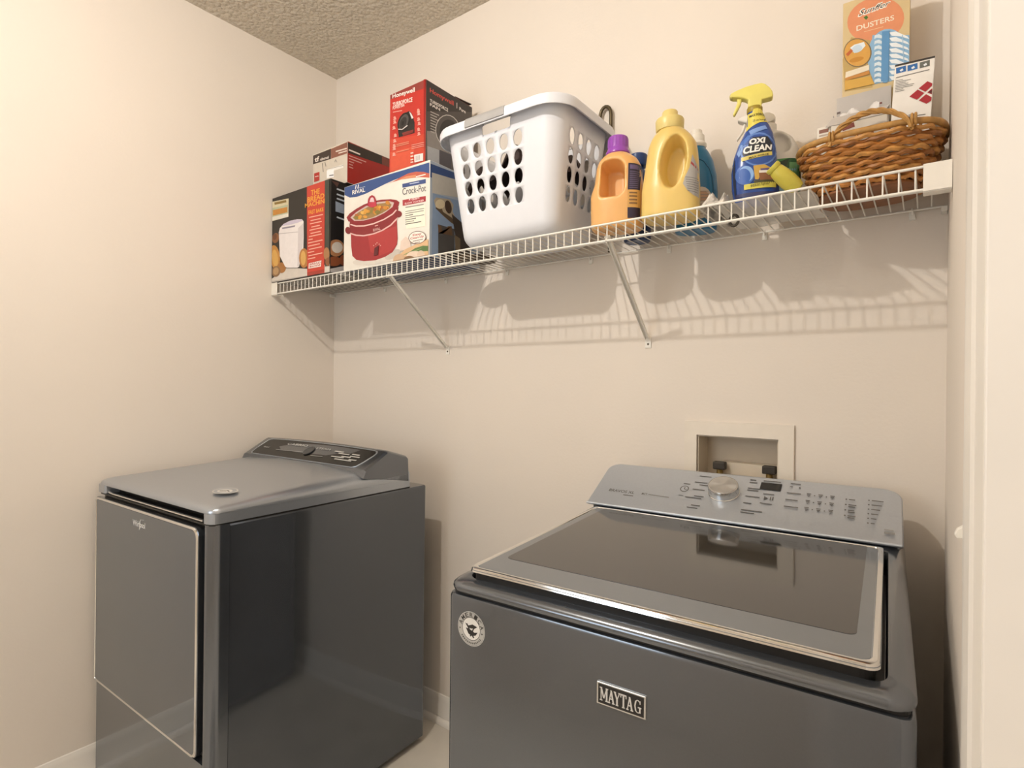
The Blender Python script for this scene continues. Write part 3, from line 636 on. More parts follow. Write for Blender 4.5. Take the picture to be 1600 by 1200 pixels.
# cooker picture
A.oval('#d9d2c8', 390, 1040, 250, 48, -.12); A.oval('#c8c0b6', 560, 985, 90, 40, -.5)
A.poly('#a02e33', [(122,690),(600,560),(612,820),(605,880),(560,960),(480,1010),(380,1045),(260,1055),(180,1040),(140,1000),(128,900)]); A.poly('#b0393a', [(300,790),(600,690),(606,860),(545,950),(420,1000),(330,960)])
A.poly('#8a262c', [(110,690),(115,640),(620,490),(606,620),(520,700),(360,770),(200,790),(120,760)])
A.oval('#7d2329', 96, 735, 30, 38, -.3); A.oval('#7d2329', 618, 565, 38, 34, -.4)
A.line('#e3b8b2', [(118,765),(180,785),(260,790),(360,770),(450,735),(540,680),(606,610)], 14); A.line('#e8c4be', [(120,672),(180,690),(260,688),(360,665),(470,620),(560,565),(600,520)], 13)
A.poly('#8f232c', [(80,600),(110,560),(180,510),(260,465),(340,435),(440,415),(540,410),(600,418),(630,440),(620,480),(580,530),(500,585),(400,632),(280,660),(170,662),(100,640)])
A.poly('#cbb7b0', [(120,600),(180,545),(280,482),(400,440),(520,428),(575,445),(560,490),(480,550),(380,600),(260,632),(160,635)]); A.poly('#9c7a48', [(145,600),(200,548),(300,490),(420,455),(520,445),(550,465),(530,505),(450,555),(350,600),(250,625),(170,625)])
random.seed(11)
for i in range(34):
    t = random.random(); x = 180 + 340*t; y = 600 - 120*t + random.uniform(-42, 26); A.oval(random.choice(('#d99b3c','#c98632','#e2b35a','#8a7a3a','#b5652c')), x, y, random.uniform(14, 26), random.uniform(12, 20), random.random())
A.poly('#a8283a', [(300,480),(308,410),(325,380),(350,368),(375,382),(392,420),(398,480),(350,500)]); A.poly('#e3c8cc', [(322,440),(335,400),(352,390),(366,402),(374,440)]); A.poly('#c23a4e', [(312,450),(388,438),(392,480),(350,496),(314,486)])
A.text('#e0b4ae', 'RIVAL', [(360,720),(435,700),(437,728),(362,750)], .02); A.line('#e0b4ae', [(380,690),(412,682)], 8)
for i in range(5): A.oval('#e0b4ae', 368 + (i%2)*4 - 2 + i*18, 905 - abs(2-i)*-14 - 40, 5, 6)
A.poly('#5d1c22', [(375,920),(418,890),(412,990),(366,1000)])
# garlic, leaf, badge
A.poly('#e3cfc0', [(650,850),(700,800),(745,830),(760,930),(640,950)]); A.poly('#d9b48a', [(620,1000),(700,930),(960,820),(960,1050),(560,1090)]); A.poly('#5a7a46', [(650,1000),(740,960),(800,920),(880,895),(960,892),(960,945),(860,955),(740,975)]); A.poly('#8fa06a', [(660,995),(760,955),(880,915),(760,975)])
A.oval('#c9a888', 640, 1040, 70, 60); A.oval('#e0cbb8', 800, 1000, 90, 50); A.oval('#8a6a4c', 740, 1040, 60, 40); A.oval('#d6bda6', 860, 990, 40, 46); A.oval('#9a7a58', 920, 1030, 50, 40)
A.oval('#6a3a34', 822, 810, 92, 68, -.12); A.oval('#f1ece2', 822, 810, 86, 62, -.12); A.text('#b5403a', 'Easy', [(775,775),(865,757),(865,785),(775,803)], .02); A.text('#b5403a', 'Clean-Up', [(750,810),(890,782),(890,812),(750,840)], .02); A.line('#8d7a70', [(775,850),(880,828)], 8); A.line('#8d7a70', [(795,868),(850,856)], 8)
A.line('#a8a29a', [(95,1150),(160,1140)], 10)
prt(A, 'front_print', bx)
A = side(c2[1], c2[2], c2[3], c2[4], c2[5], (530, 250, 6.6667))
A.poly('#2f4a80', [(935,30),(1400,180),(1400,330),(940,175)]); A.poly('#c3beb4', [(965,130),(1400,260),(1400,420),(968,345)]); A.poly('#8ba0bd', [(975,345),(1400,470),(1400,1100),(960,1010)]); A.poly('#b5a58c', [(985,420),(1010,390),(1150,410),(1190,470),(1180,540),(1230,640),(1200,680),(1100,600),(1010,510)]); A.poly('#5d4a34', [(1000,500),(1060,470),(1080,540),(1170,600),(1230,700),(1150,640),(1060,560)]); A.oval('#4a3626', 1135, 490, 34, 70, -.2); A.oval('#d9c9a6', 1050, 460, 50, 50)
A.poly('#4d4a48', [(1030,670),(1200,720),(1200,1100),(1030,1010)]); A.poly('#6b4e34', [(1025,670),(1060,690),(1080,770),(1130,690),(1170,690),(1180,790),(1035,760)]); A.poly('#3d3026', [(1170,560),(1330,700),(1400,1100),(1200,1100),(1210,800)]); A.poly('#7d6a50', [(1200,780),(1260,820),(1260,980),(1210,960)])
prt(A, 'side_print', bx)

# --- D: heater fan box on C
d2 = (.708, .886, -.286, -.05, c2[5] + .0012, 2.334)
bx = carton('fan_box', 'tall red and black fan box standing on the slow cooker box', *d2, (cm('box_red2', '#bf3228'), cm('box_grey', '#5a5450'), cm('box_dark', '#3a2a26')))
A = front(d2[0], d2[1], d2[2], d2[4], d2[5], (480, 110, 5.926))
A.poly('#8f3b34', [(770,190),(1100,65),(1100,160),(770,270)]); A.poly('#c8442f', [(770,640),(1110,580),(1110,880),(770,940)]); A.poly('#d4543a', [(770,760),(1000,700),(950,900),(770,940)])
A.text('#f6ebe4', 'Honeywell', [(790,222),(996,155),(996,212),(790,272)], .02); A.text('#f3d9d0', 'TURBOFORCE', [(793,300),(975,248),(975,290),(793,338)], .03); A.text('#f3d9d0', 'POWER FAN', [(793,335),(900,308),(900,335),(793,366)], .02); A.line('#e8a89c', [(795,388),(880,372)], 7)
A.poly('#26211f', [(845,590),(838,500),(870,440),(910,395),(945,375),(970,400),(995,480),(995,580),(850,620)]); A.oval('#151312', 895, 478, 52, 92, .35); A.oval('#4a4644', 895, 478, 40, 76, .35); A.oval('#2c2927', 890, 486, 28, 58, .35); A.oval('#151312', 886, 490, 12, 22, .35); A.poly('#e3dcd8', [(945,380),(965,400),(985,440),(970,450)]); A.line('#cfc8c4', [(845,545),(880,548),(930,510)], 8); A.poly('#7d2a24', [(880,580),(985,548),(985,575),(890,608)])
for x, y in ((812,440),(812,475),(805,530),(818,600),(812,650),(808,695),(808,720),(806,775),(1032,370),(1035,398),(1035,450),(1040,490),(1035,545),(1038,585)): A.oval('#e59a8c', x, y, 12, 14); A.line('#f0c4b8', [(x-14, y+18), (x+16, y+10)], 5)
for y in (690, 705, 760): A.line('#e08a70', [(830, y), (945, y - 28)], 8)
for y in (695, 712, 728): A.line('#e59a8c', [(970, y), (1090, y - 28)], 6)
for y in (770, 800, 830, 855): A.line('#f0d0c4', [(962, y), (988, y - 6)], 12)
A.poly('#e8e0dc', [(995,785),(1078,768),(1078,838),(998,855)])
for k in range(6): A.line('#8a827e', [(1006 + k*8, 795 - k*2), (1006 + k*8, 840 - k*2)], 3)
A.poly('#9e1f1d', [(1082,75),(1105,68),(1112,880),(1090,885)])
prt(A, 'front_print', bx)
A = side(d2[1], d2[2], d2[3], d2[4], d2[5], (480, 110, 5.926))
A.poly('#2e2623', [(1100,60),(1600,340),(1600,520),(1105,480)]); A.poly('#4a4441', [(1105,380),(1600,430),(1600,620),(1108,560)]); A.poly('#8c8682', [(1108,560),(1600,640),(1600,900),(1110,700)]); A.poly('#aeb0b4', [(1110,700),(1230,740),(1230,950),(1112,880)])
A.text('#d0493d', 'Homywell', [(1135,160),(1355,285),(1355,340),(1135,215)], .02); A.line('#e0d8d2', [(1385,300),(1385,352)], 5); A.text('#efe9e4', 'Pure', [(1408,338),(1466,370),(1466,400),(1408,368)], .02)
A.text('#e3dcd6', 'TURBOFORCE', [(1135,262),(1303,352),(1303,385),(1135,292)], .03); A.text('#e3dcd6', 'FAN', [(1135,300),(1230,350),(1230,378),(1135,326)], .03)
for i, l in enumerate((80, 60, 75, 50, 65, 78, 50, 40)): A.line('#b8b2ae', [(1140, 382 + i*26), (1140 + l, 382 + i*26 + l*.45)], 8)
A.oval('#c9c4c0', 1300, 560, 115, 150, -.1); A.oval('#4f4a48', 1300, 560, 108, 143, -.1); A.oval('#2a2624', 1310, 570, 85, 115, -.1); A.poly('#46424a', [(1222,735),(1330,780),(1330,960),(1222,900)])
prt(A, 'side_print', bx)
mb = MB(); mb.box(d2[1]-.10, d2[1]-.002, -.14, -.052, d2[5]+.0015, d2[5]+.004); mb.v = [(x, y, z + (.018 if y > -.1 and z > 0 else 0)*0 + max(0, (y + .14))*.10) for x, y, z in mb.v]; obj('lid_flap', mb, cm('box_dark', '#3a2a26'), bx, world=True)

# --- dark round tray lying on the wires beside the slow cooker box
tr = empty('round_tray', (.999, -.150, Z0)); tag(tr, 'dark brown round tray lying between the slow cooker box and the laundry basket', 'tray')
mb = MB(); mb.loft([sellipse(0, 0, r, r, z, 36) for r, z in ((.062, 0), (.068, .0015), (.070, .0075), (.069, .008), (.066, .003), (.06, .0022))]); obj('tray_dish', mb, mat('tray_brown', '#4a3826', .5, var=.3, vscale=60), tr, smooth=40)

# ================================================================== laundry basket
def crop_pt(c, crop, center, rot):      # a close-up point carried onto an upright plane through `center` turned by rot
    x0, y0, sc = crop; px, py = x0 + c[0]/sc, y0 + c[1]/sc
    d = F2 + R3*((px-800)/FPX) + U3*((600-py)/FPX)
    n = Vector((math.sin(rot), -math.cos(rot), 0)); t = (Vector(center) - CAM).dot(n)/d.dot(n)
    P = CAM + d*t - Vector(center); return (P.dot(Vector((math.cos(rot), math.sin(rot), 0))), P.z)
LB = empty('laundry_basket', (1.235, -.185, Z0)); tag(LB, 'white plastic laundry basket with oval holes and a grey grip', 'laundry basket')
m_lb = mat('white_basket_plastic', '#e2e4ea', .38, var=.01, sss=.0)
BH = .352
def bw(v):                   # half sizes and corner radius at height fraction v
    return (.168 + .044*v, .120 + .035*v, .044 + .012*v, -.008*v)
def station(k, v):
    a, b, r, sh = bw(v); NS, NC = 24, 8
    per = [('s', (-a+r, -b), (a-r, -b)), ('c', (a-r, -b+r), -PI/2), ('s', (a, -b+r), (a, b-r)), ('c', (a-r, b-r), 0), ('s', (a-r, b), (-a+r, b)), ('c', (-a+r, b-r), PI/2), ('s', (-a, b-r), (-a, -b+r)), ('c', (-a+r, -b+r), PI)]
    seg = 0
    while True:
        t, p, q = per[seg % 8]; n = NS if t == 's' else NC
        if seg % 4 == 2: n = 16
        if k < n: break
        k -= n; seg += 1
    f = k/n
    if t == 's': x, y = p[0] + (q[0]-p[0])*f, p[1] + (q[1]-p[1])*f
    else: x, y = p[0] + r*math.cos(q + f*PI/2), p[1] + r*math.sin(q + f*PI/2)
    return x, y + sh
NST = 24*2 + 16*2 + 8*4
VL = [.120 + .0366*i for i in range(0, 25)]     # wall rows; 4 rows per cell
VL = [v for v in VL if v <= 1.0001]; VL[-1] = 1.0
while (len(VL) - 1) % 4: VL.pop(-2)
NV = len(VL) - 1
mb = MB()
def wp(k, v): x, y = station(k % NST, v); return (x, y, v*BH)
# bottom and rounded heel
floor_rings = []; HR = VL[0]*BH
def inset(k, v, d, z):
    x, y = station(k, v); xa, ya = station((k-1) % NST, v); xb, yb = station((k+1) % NST, v); l = math.hypot(xb-xa, yb-ya)
    return (x - (yb-ya)/l*d, y + (xb-xa)/l*d, z)
for q in (.0, .4, .8): floor_rings.append([tuple(c*q if i < 2 else .0034 for i, c in enumerate(inset(k, 0, .042, 0))) for k in range(NST)])
for t in range(0, 6):
    an = t/6*PI/2; floor_rings.append([inset(k, VL[0]*t/6, .042*(1 - math.sin(an)), .0034 + (HR - .0034)*(1 - math.cos(an))) for k in range(NST)])
floor_rings.append([wp(k, VL[0]) for k in range(NST)])
mb.loft(floor_rings, True, False)
holes = set()
nvc = NV//4
for c in range(5): 
    for r in range(min(4, nvc-1)): holes.add((c, r + (1 if nvc > 5 else 0))); holes.add(((24 + 16 + 16)//4 + c, r + (1 if nvc > 5 else 0)))
for c in range(4):
    for r in range(min(4, nvc-1)): holes.add((8 + c, r + (1 if nvc > 5 else 0))); holes.add((8 + 4 + 2 + 6 + 2 + c, r + (1 if nvc > 5 else 0)))
top = nvc - 1
handle = {(2, top), (3, top), (16, top), (17, top)}
def cell(ci, ri):
    ks = [ci*4 + i for i in range(5)]; vs = [VL[ri*4 + j] for j in range(5)]
    bd = [(ks[i], vs[0]) for i in range(4)] + [(ks[4], vs[j]) for j in range(4)] + [(ks[4-i], vs[4]) for i in range(4)] + [(ks[0], vs[4-j]) for j in range(4)]
    if (ci, ri) in holes or (ci, ri) in handle:
        hw, hh = (.31, .43) if (ci, ri) in holes else (.5, .33); inn = []
        for (k, v) in bd:
            u = (k - ks[0])/4 - .5; t = (v - vs[0])/(vs[4]-vs[0]) - .5; an = math.atan2(t, u)
            if (ci, ri) in holes: uu, tt = hw*math.cos(an), hh*math.sin(an)
            else: uu, tt = u, max(-hh, min(hh*.7, t))
            v2 = vs[0] + (tt + .5)*(vs[4]-vs[0]); kk = ks[0] + (uu + .5)*4; k0 = int(math.floor(kk)); f = kk - k0
            p, q = wp(k0, v2), wp(k0 + 1, v2); inn.append(tuple(p[i] + (q[i]-p[i])*f for i in range(3)))
        out = [wp(k, v) for k, v in bd]
        for i in range(16):
            j = (i + 1) % 16; mb.face([out[i], out[j], inn[j], inn[i]])
    else:
        for i in range(4):
            for j in range(4): mb.face([wp(ks[i], vs[j]), wp(ks[i+1], vs[j]), wp(ks[i+1], vs[j+1]), wp(ks[i], vs[j+1])])
for ci in range(NST//4):
    for ri in range(nvc): cell(ci, ri)
o = obj('basket_wall', mb, m_lb, LB, merge=True, smooth=55, mods=[('SOLIDIFY', dict(thickness=.0028, offset=1))])
# rolled rim
mb = MB(); rings = []
for d, z in ((0, BH-.004), (.004, BH+.003), (.014, BH+.006), (.026, BH+.003), (.030, BH-.006), (.029, BH-.026), (.026, BH-.026), (.0265, BH-.006), (.022, BH-.001), (.012, BH+.001), (.004, BH-.006)):
    r = []
    for k in range(NST):
        x, y = station(k, 1.0); xa, ya = station((k-1) % NST, 1.0); xb, yb = station((k+1) % NST, 1.0); l = math.hypot(xb-xa, yb-ya); r.append((x + (yb-ya)/l*d, y - (xb-xa)/l*d, z))
    rings.append(r)
mb.loft(rings + [rings[0]], False, False); obj('rim', mb, m_lb, LB, smooth=50)
for s_, ks in ((1, range(5, 17)), (2, range(61, 73))):
    mb = MB(); rings = []
    for k in ks:
        x, y = station(k, 1.0); xa, ya = station(k-1, 1.0); xb, yb = station(k+1, 1.0); l = math.hypot(xb-xa, yb-ya); nx, ny = (yb-ya)/l, -(xb-xa)/l
        rings.append([(x + nx*d, y + ny*d, z) for d, z in ((-.002, BH-.006), (.003, BH+.005), (.014, BH+.0085), (.027, BH+.005), (.0325, BH-.006), (.0325, BH-.022), (.024, BH-.024), (.010, BH-.012))])
    mb.loft(rings); obj('handle_grip', mb, mat('grey_grip', '#a9a7a6', .5), LB, smooth=50)
# heap of dark clothes inside
mb = MB(); n = 22; random.seed(5); ph = [random.uniform(0, 6) for _ in range(8)]
tv = []
for j in range(n+1):
    for i in range(n+1):
        u, v = i/n*2-1, j/n*2-1
        h = .262 + .035*math.sin(3*u + ph[0])*math.cos(2.5*v + ph[1]) + .022*math.sin(9*u + 4*v + ph[2]) + .016*math.sin(-6*u + 11*v + ph[3]) - .05*max(abs(u), abs(v))**6
        tv.append((u*.160, v*.110, max(.05, h)))
mb.add(tv, [(j*(n+1)+i, j*(n+1)+i+1, (j+1)*(n+1)+i+1, (j+1)*(n+1)+i) for j in range(n) for i in range(n)])
bt = [(x*.85, y*.8, .012) for x, y, z in tv]; mb.add(bt, [(j*(n+1)+i, (j+1)*(n+1)+i, (j+1)*(n+1)+i+1, j*(n+1)+i+1) for j in range(n) for i in range(n)])
lh = obj('clothes_heap', mb, mat('dark_cloth', '#4a3d3a', .9, bump=.4, bscale=60, var=.5, vscale=14), smooth=70, loc=(1.235, -.185, Z0)); tag(lh, 'dark brown clothes heaped inside the white laundry basket', 'clothes')
# curved hook handle standing up behind the basket rim
mb = MB()
mb.tube([(1.431, -.013, Z0), (1.431, -.013, 2.165)] + [(1.412 + .019*math.cos(t), -.013, 2.170 + .030*math.sin(t)) for t in [k*PI/8 for k in range(0, 9)]] + [(1.393, -.013, 2.158)], .0055, 8)
hk = obj('hook_handle', mb, mat('dark_bronze', '#5a4f3a', .35, metal=.6), smooth=50); tag(hk, 'dark bronze curved hook handle poking up behind the laundry basket', 'hook')

# ================================================================== bottles
def wall_profile(rows, n=36):             # rows: (z, half width, half depth, centre shift, exponent)
    return [sellipse(s_, 0, a_, b_, z, n, e) for z, a_, b_, s_, e in rows]
def moulded(name, rows, m, parent, cutters=(), vox=.0032, it=6):
    mb = MB(); mb.loft(wall_profile(rows)); o = obj(name, mb, m, parent)
    cs = []
    for c in cutters:
        co = obj('cutter', c, m); cs.append(co); md = o.modifiers.new('b', 'BOOLEAN'); md.operation = 'DIFFERENCE'; md.object = co; md.solver = 'EXACT'
    par = o.parent; o.parent = None
    for co in cs: pass
    md = o.modifiers.new('r', 'REMESH'); md.mode = 'VOXEL'; md.voxel_size = vox; md.use_smooth_shade = True
    md = o.modifiers.new('s', 'SMOOTH'); md.iterations = it; md.factor = .5
    bpy.context.view_layer.update(); bake(o); o.parent = par
    for co in cs: bpy.data.objects.remove(co)
    if not o.data.materials: o.data.materials.append(m)
    for p in o.data.polygons: p.use_smooth = True; p.material_index = 0
    return o
def pocket(outline, d0, d1):              # cutter: outline (x, z), tapering inwards from depth d0 to d1
    mb = MB(); cx = sum(p[0] for p in outline)/len(outline); cz = sum(p[1] for p in outline)/len(outline)
    mb.loft([[(cx + (x-cx)*s, d, cz + (z-cz)*s) for x, z in outline] for d, s in ((d0, 1.25), (d0 + (d1-d0)*.55, 1.0), (d1, .80))]); return mb
def ov(cx, cz, a_, b_, rot=0, n=24): return [(cx + a_*math.cos(t)*math.cos(rot) - b_*math.sin(t)*math.sin(rot), cz + a_*math.cos(t)*math.sin(rot) + b_*math.sin(t)*math.cos(rot)) for t in [2*PI*k/n for k in range(n)]]
def on_body(rows, x, z, n_=1):            # depth of the front surface at local x, z
    for r0, r1 in zip(rows, rows[1:]):
        if r0[0] <= z <= r1[0]:
            f = (z - r0[0])/max(1e-6, r1[0]-r0[0]); a_, b_, s_, e = (r0[i] + (r1[i]-r0[i])*f for i in (1, 2, 3, 4)); q = min(.999, abs((x - s_)/a_)); return -b_*(1 - q**e)**(1/e)
    return 0
class Wrap(Face):                         # print wrapped round a bottle's front; coordinates are local x, z in metres
    def __init__(s, rows, lift=.0011): s.rows = rows; Face.__init__(s, None, lift)
    def P(s, x, y, lay): return Vector((x, on_body(s.rows, x, y) - s.lift - lay*.00006, y))
    def poly(s, m, pts):
        # clip the outline into narrow vertical strips so that it follows the curve
        s.lay += 1; k = s.mi(m); xs = [p[0] for p in pts]; x0, x1 = min(xs), max(xs); n = max(1, int((x1-x0)/.004))
        def cut(P, c, sg):
            out = []
            for i in range(len(P)):
                a_, b_ = P[i-1], P[i]; ia, ib = sg*(a_[0]-c) >= 0, sg*(b_[0]-c) >= 0
                if ia != ib: t = (c-a_[0])/(b_[0]-a_[0]); out.append((c, a_[1] + (b_[1]-a_[1])*t))
                if ib: out.append(b_)
            return out
        def cutz(P, c, sg): return [(q[1], q[0]) for q in cut([(p[1], p[0]) for p in P], c, sg)]
        zs = [p[1] for p in pts]; z0, z1 = min(zs), max(zs); nz = max(1, int((z1-z0)/.012))
        for i in range(n):
            q = cut(cut(list(pts), x0 + (x1-x0)*i/n, 1), x0 + (x1-x0)*(i+1)/n, -1)
            for j in range(nz):
                qq = cutz(cutz(q, z0 + (z1-z0)*j/nz, 1), z0 + (z1-z0)*(j+1)/nz, -1) if nz > 1 else q
                if len(qq) > 2: s.mb.face([s.P(x, y, s.lay) for x, y in qq], k)
        return s
ZB = Z0
# orange bottle
m_or = mat('orange_bottle_plastic', '#e8b472', .32, var=.02, sss=.25)
ob_ = empty('detergent_bottle', (1.556, -.215, ZB), math.radians(14)); tag(ob_, 'orange detergent bottle with a purple cap beside the laundry basket', 'bottle', 'laundry bottles on the shelf')
rows = [(0, .060, .040, 0, 2.6), (.004, .067, .046, 0, 2.8), (.012, .070, .049, 0, 2.8), (.095, .0715, .050, .0, 2.8), (.112, .068, .049, .002, 2.7), (.125, .0645, .048, .003, 2.6), (.170, .060, .046, .0035, 2.5), (.188, .052, .043, .002, 2.4), (.200, .040, .036, 0, 2.2), (.208, .029, .028, 0, 2), (.214, .024, .024, 0, 2)]
moulded('bottle_body', rows, m_or, ob_, [pocket(rrect(-.036, .024, .088, .178, [.008, .02, .026, .012], 5), -.07, .020)])
mb = MB(); mb.loft([sellipse(0, 0, r, r, z, 40) for r, z in ((.030, .2055), (.0325, .208), (.0325, .213), (.029, .218), (.0275, .224), (.0270, .250), (.0255, .2535), (.024, .254))])
cp = obj('cap', mb, mat('purple_cap', '#9a4fb5', .3, var=.02, sss=.1), ob_, smooth=35)
for k in range(20):
    t = 2*PI*k/20; mb = MB(); mb.tube([(.0272*math.cos(t), .0272*math.sin(t), .226), (.0267*math.cos(t), .0267*math.sin(t), .249)], .0011, 5)
    obj('cap_rib', mb, MATS['purple_cap'], cp, smooth=50)
A = Wrap(rows); A.rect('#2f2740', .037, .166, .0655, .094); A.rect('#d9a860', .037, .094, .0655, .048); A.rect('#2f2740', .037, .048, .066, .020); A.rect('#6a5c8a', .041, .162, .063, .150)
for i in range(9): A.rect('#5f5778', .041, .145 - i*.0055, .062, .142 - i*.0055)
for i in range(4): A.rect('#8a6a48', .041, .088 - i*.009, .060, .084 - i*.009)
A.build('label_print', ob_)['kind'] = 'stuff'
# yellow bottle
m_ye = mat('yellow_bottle_plastic', '#e6c878', .32, var=.02, sss=.25)
yb = empty('detergent_bottle', (1.709, -.225, ZB), math.radians(12)); tag(yb, 'tall yellow bottle with a yellow cap and grey side label', 'bottle', 'laundry bottles on the shelf')
rows = [(0, .062, .040, 0, 2.5), (.004, .069, .045, 0, 2.7), (.012, .072, .048, 0, 2.7), (.08, .0715, .048, .0, 2.6), (.130, .0665, .046, .002, 2.5), (.165, .063, .045, .003, 2.4), (.190, .059, .043, .003, 2.3), (.208, .050, .040, .001, 2.2), (.219, .042, .037, .0, 2.1), (.226, .034, .033, 0, 2), (.231, .030, .030, 0, 2)]
moulded('bottle_body', rows, m_ye, yb, [pocket(ov(.012, .138, .029, .062, -.12), -.07, .012)])
mb = MB(); mb.loft([sellipse(-.004, 0, r, r, z, 36) for r, z in ((.033, .228), (.0345, .231), (.0355, .254), (.0340, .2575), (.022, .259), (.0205, .262), (.0195, .276), (.0175, .279), (.015, .2795))]); obj('cap', mb, mat('yellow_cap', '#e4cf86', .35, var=.02, sss=.2), yb, smooth=35)
A = Wrap(rows); A.poly('#b9b6b2', [(.056,.150),(.068,.120),(.0705,.10),(.0705,.045),(.060,.048),(.046,.060),(.036,.076),(.040,.092),(.050,.115)]); A.poly('#b5484a', [(.0535,.132),(.0675,.118),(.068,.112),(.0525,.126)])
for i in range(7): A.line('#8a8886', [(.041 + .001*i, .092 - i*.0055), (.069, .090 - i*.0058)], .0018)
A.build('label_print', yb)['kind'] = 'stuff'
# blue bottle behind
m_bl = mat('blue_bottle_plastic', '#2277a6', .3, var=.02, sss=.1)
bb = empty('detergent_bottle', (1.726, -.085, ZB), math.radians(16)); tag(bb, 'teal blue bottle with a white cap behind the yellow bottle', 'bottle', 'laundry bottles on the shelf')
rows = [(0, .050, .036, 0, 2.5), (.004, .055, .040, 0, 2.6), (.10, .0565, .041, 0, 2.5), (.15, .053, .040, 0, 2.4), (.190, .044, .036, 0, 2.3), (.215, .032, .030, 0, 2.1), (.226, .024, .024, 0, 2), (.236, .021, .021, 0, 2)]
moulded('bottle_body', rows, m_bl, bb, vox=.004, it=4)
mb = MB(); mb.loft([sellipse(0, 0, r, r, z, 28) for r, z in ((.024, .228), (.0265, .232), (.0265, .238), (.022, .243), (.0205, .262), (.015, .267), (.0145, .276), (.012, .2785))]); obj('cap', mb, m_white, bb, smooth=35)
mb = MB(); mb.tube([(x, on_body(rows, x, z) - .0005, z) for x, z in ((-.02, .192), (.0, .190), (.02, .180), (.034, .160), (.042, .135), (.045, .105), (.045, .07))], .0012, 5); obj('moulded_line', mb, mat('blue_dark', '#165a80', .4), bb, smooth=50)
A = Wrap(rows); A.oval('#d9cdc0', .016, .068, .028, .042); A.oval('#cfa78a', .014, .085, .022, .014)
for i in range(8): A.line('#a8988a', [(-.004, .098 - i*.0085), (.036 - .001*abs(i-3), .097 - i*.0085)], .002)
A.build('label_print', bb)['kind'] = 'stuff'
# navy bottle, mostly hidden
nb = empty('detergent_bottle', (1.552, -.075, ZB)); tag(nb, 'navy blue bottle hidden behind the orange and yellow bottles', 'bottle', 'laundry bottles on the shelf')
rows = [(0, .034, .030, 0, 2.4), (.004, .038, .033, 0, 2.5), (.16, .038, .033, 0, 2.5), (.195, .030, .028, 0, 2.2), (.212, .018, .018, 0, 2), (.222, .016, .016, 0, 2)]
mb = MB(); mb.loft(wall_profile(rows)); obj('bottle_body', mb, mat('navy_plastic', '#1f3a6b', .3), nb, smooth=40)
mb = MB(); mb.loft([sellipse(0, 0, r, r, z, 24) for r, z in ((.025, .2205), (.0265, .223), (.0265, .252), (.024, .255))]); obj('cap', mb, mat('navy_cap', '#24427a', .35), nb, smooth=35)

# plastic bag: crumpled end and a flat film under the spray bottles
m_film = mat('clear_plastic_film', '#e9e7e2', .18, var=.05, alpha=.8, spec=.6)
mb = MB(); n = 26; random.seed(9); P = [[random.uniform(0, 6.28) for _ in range(3)] for _ in range(7)]; tv = []
for j in range(n+1):
    for i in range(n+1):
        u, v = i/n, j/n; ed = min(1, 6*min(u, 1-u, v, 1-v) + .02)
        hh = .020 + .010*math.sin(11*u + 5*v + P[0][0]) + .009*math.sin(-7*u + 17*v + P[1][0]) + .007*abs(math.sin(23*u + P[2][0])) + .006*abs(math.sin(19*v + 9*u + P[3][0]))
        tv.append((1.792 + .066*u + .004*math.sin(9*v), -.288 + .20*v, Z0 + .0008 + max(0, hh)*ed))
mb.add(tv, [(j*(n+1)+i, j*(n+1)+i+1, (j+1)*(n+1)+i+1, (j+1)*(n+1)+i) for j in range(n) for i in range(n)])
pb = obj('plastic_bag', mb, mat('crumpled_bag_film', '#cfcac2', .3, var=.55, vscale=45, alpha=.9), smooth=50); tag(pb, 'crumpled grey and white plastic bag between the yellow and blue spray bottles', 'bag')
mb = MB(); n = 20; tv = []
for j in range(n+1):
    for i in range(n+1):
        u, v = i/n, j/n; tv.append((1.830 + .205*u + .006*math.sin(7*v), -.283 + .235*v + .008*math.sin(8*u), Z0 + .0004 + .0003*math.sin(9*u + 11*v)))
mb.add(tv, [(j*(n+1)+i, j*(n+1)+i+1, (j+1)*(n+1)+i+1, (j+1)*(n+1)+i) for j in range(n) for i in range(n)])
fs = obj('bag_film', mb, m_film, pb, smooth=50)
ZB2 = Z0 + .0012
# stain remover spray bottle
SP = (1.900, -.200, ZB2); RS = math.radians(14); CR = (1120, 120, 5.714)
sb = empty('spray_bottle', SP, RS); tag(sb, 'blue spray bottle with a yellow trigger and white lettering', 'spray bottle', 'spray bottles on the shelf')
def sp(c): return crop_pt(c, CR, SP, RS)
rows = []
zz = lambda y: sp((340, y))[1]
for yy, l, r, dpt in ((1118, 168, 545, .026), (1100, 150, 560, .030), (1000, 133, 556, .032), (850, 130, 545, .032), (720, 150, 535, .031), (620, 185, 522, .030), (540, 225, 508, .027), (470, 262, 480, .024), (400, 268, 440, .020), (330, 276, 410, .017), (300, 280, 400, .016)):
    xl = sp((l, yy))[0]; xr = sp((r, yy))[0]; rows.append((max(0, sp(((l+r)/2, yy))[1]), (xr-xl)/2, dpt, (xl+xr)/2, 2.4 if yy > 500 else 2.1))
rows[0] = (0.0,) + rows[0][1:]
for i in range(1, len(rows)):
    if rows[i][0] <= rows[i-1][0]: rows[i] = (rows[i-1][0] + .002,) + rows[i][1:]
m_sb = mat('spray_blue', '#2a4f9c', .22, var=.12, vscale=22, coat=.3); m_sy = mat('spray_yellow', '#e8dc74', .35, var=.03)
mb = MB(); mb.loft(wall_profile(rows)); obj('bottle_body', mb, m_sb, sb, smooth=40)
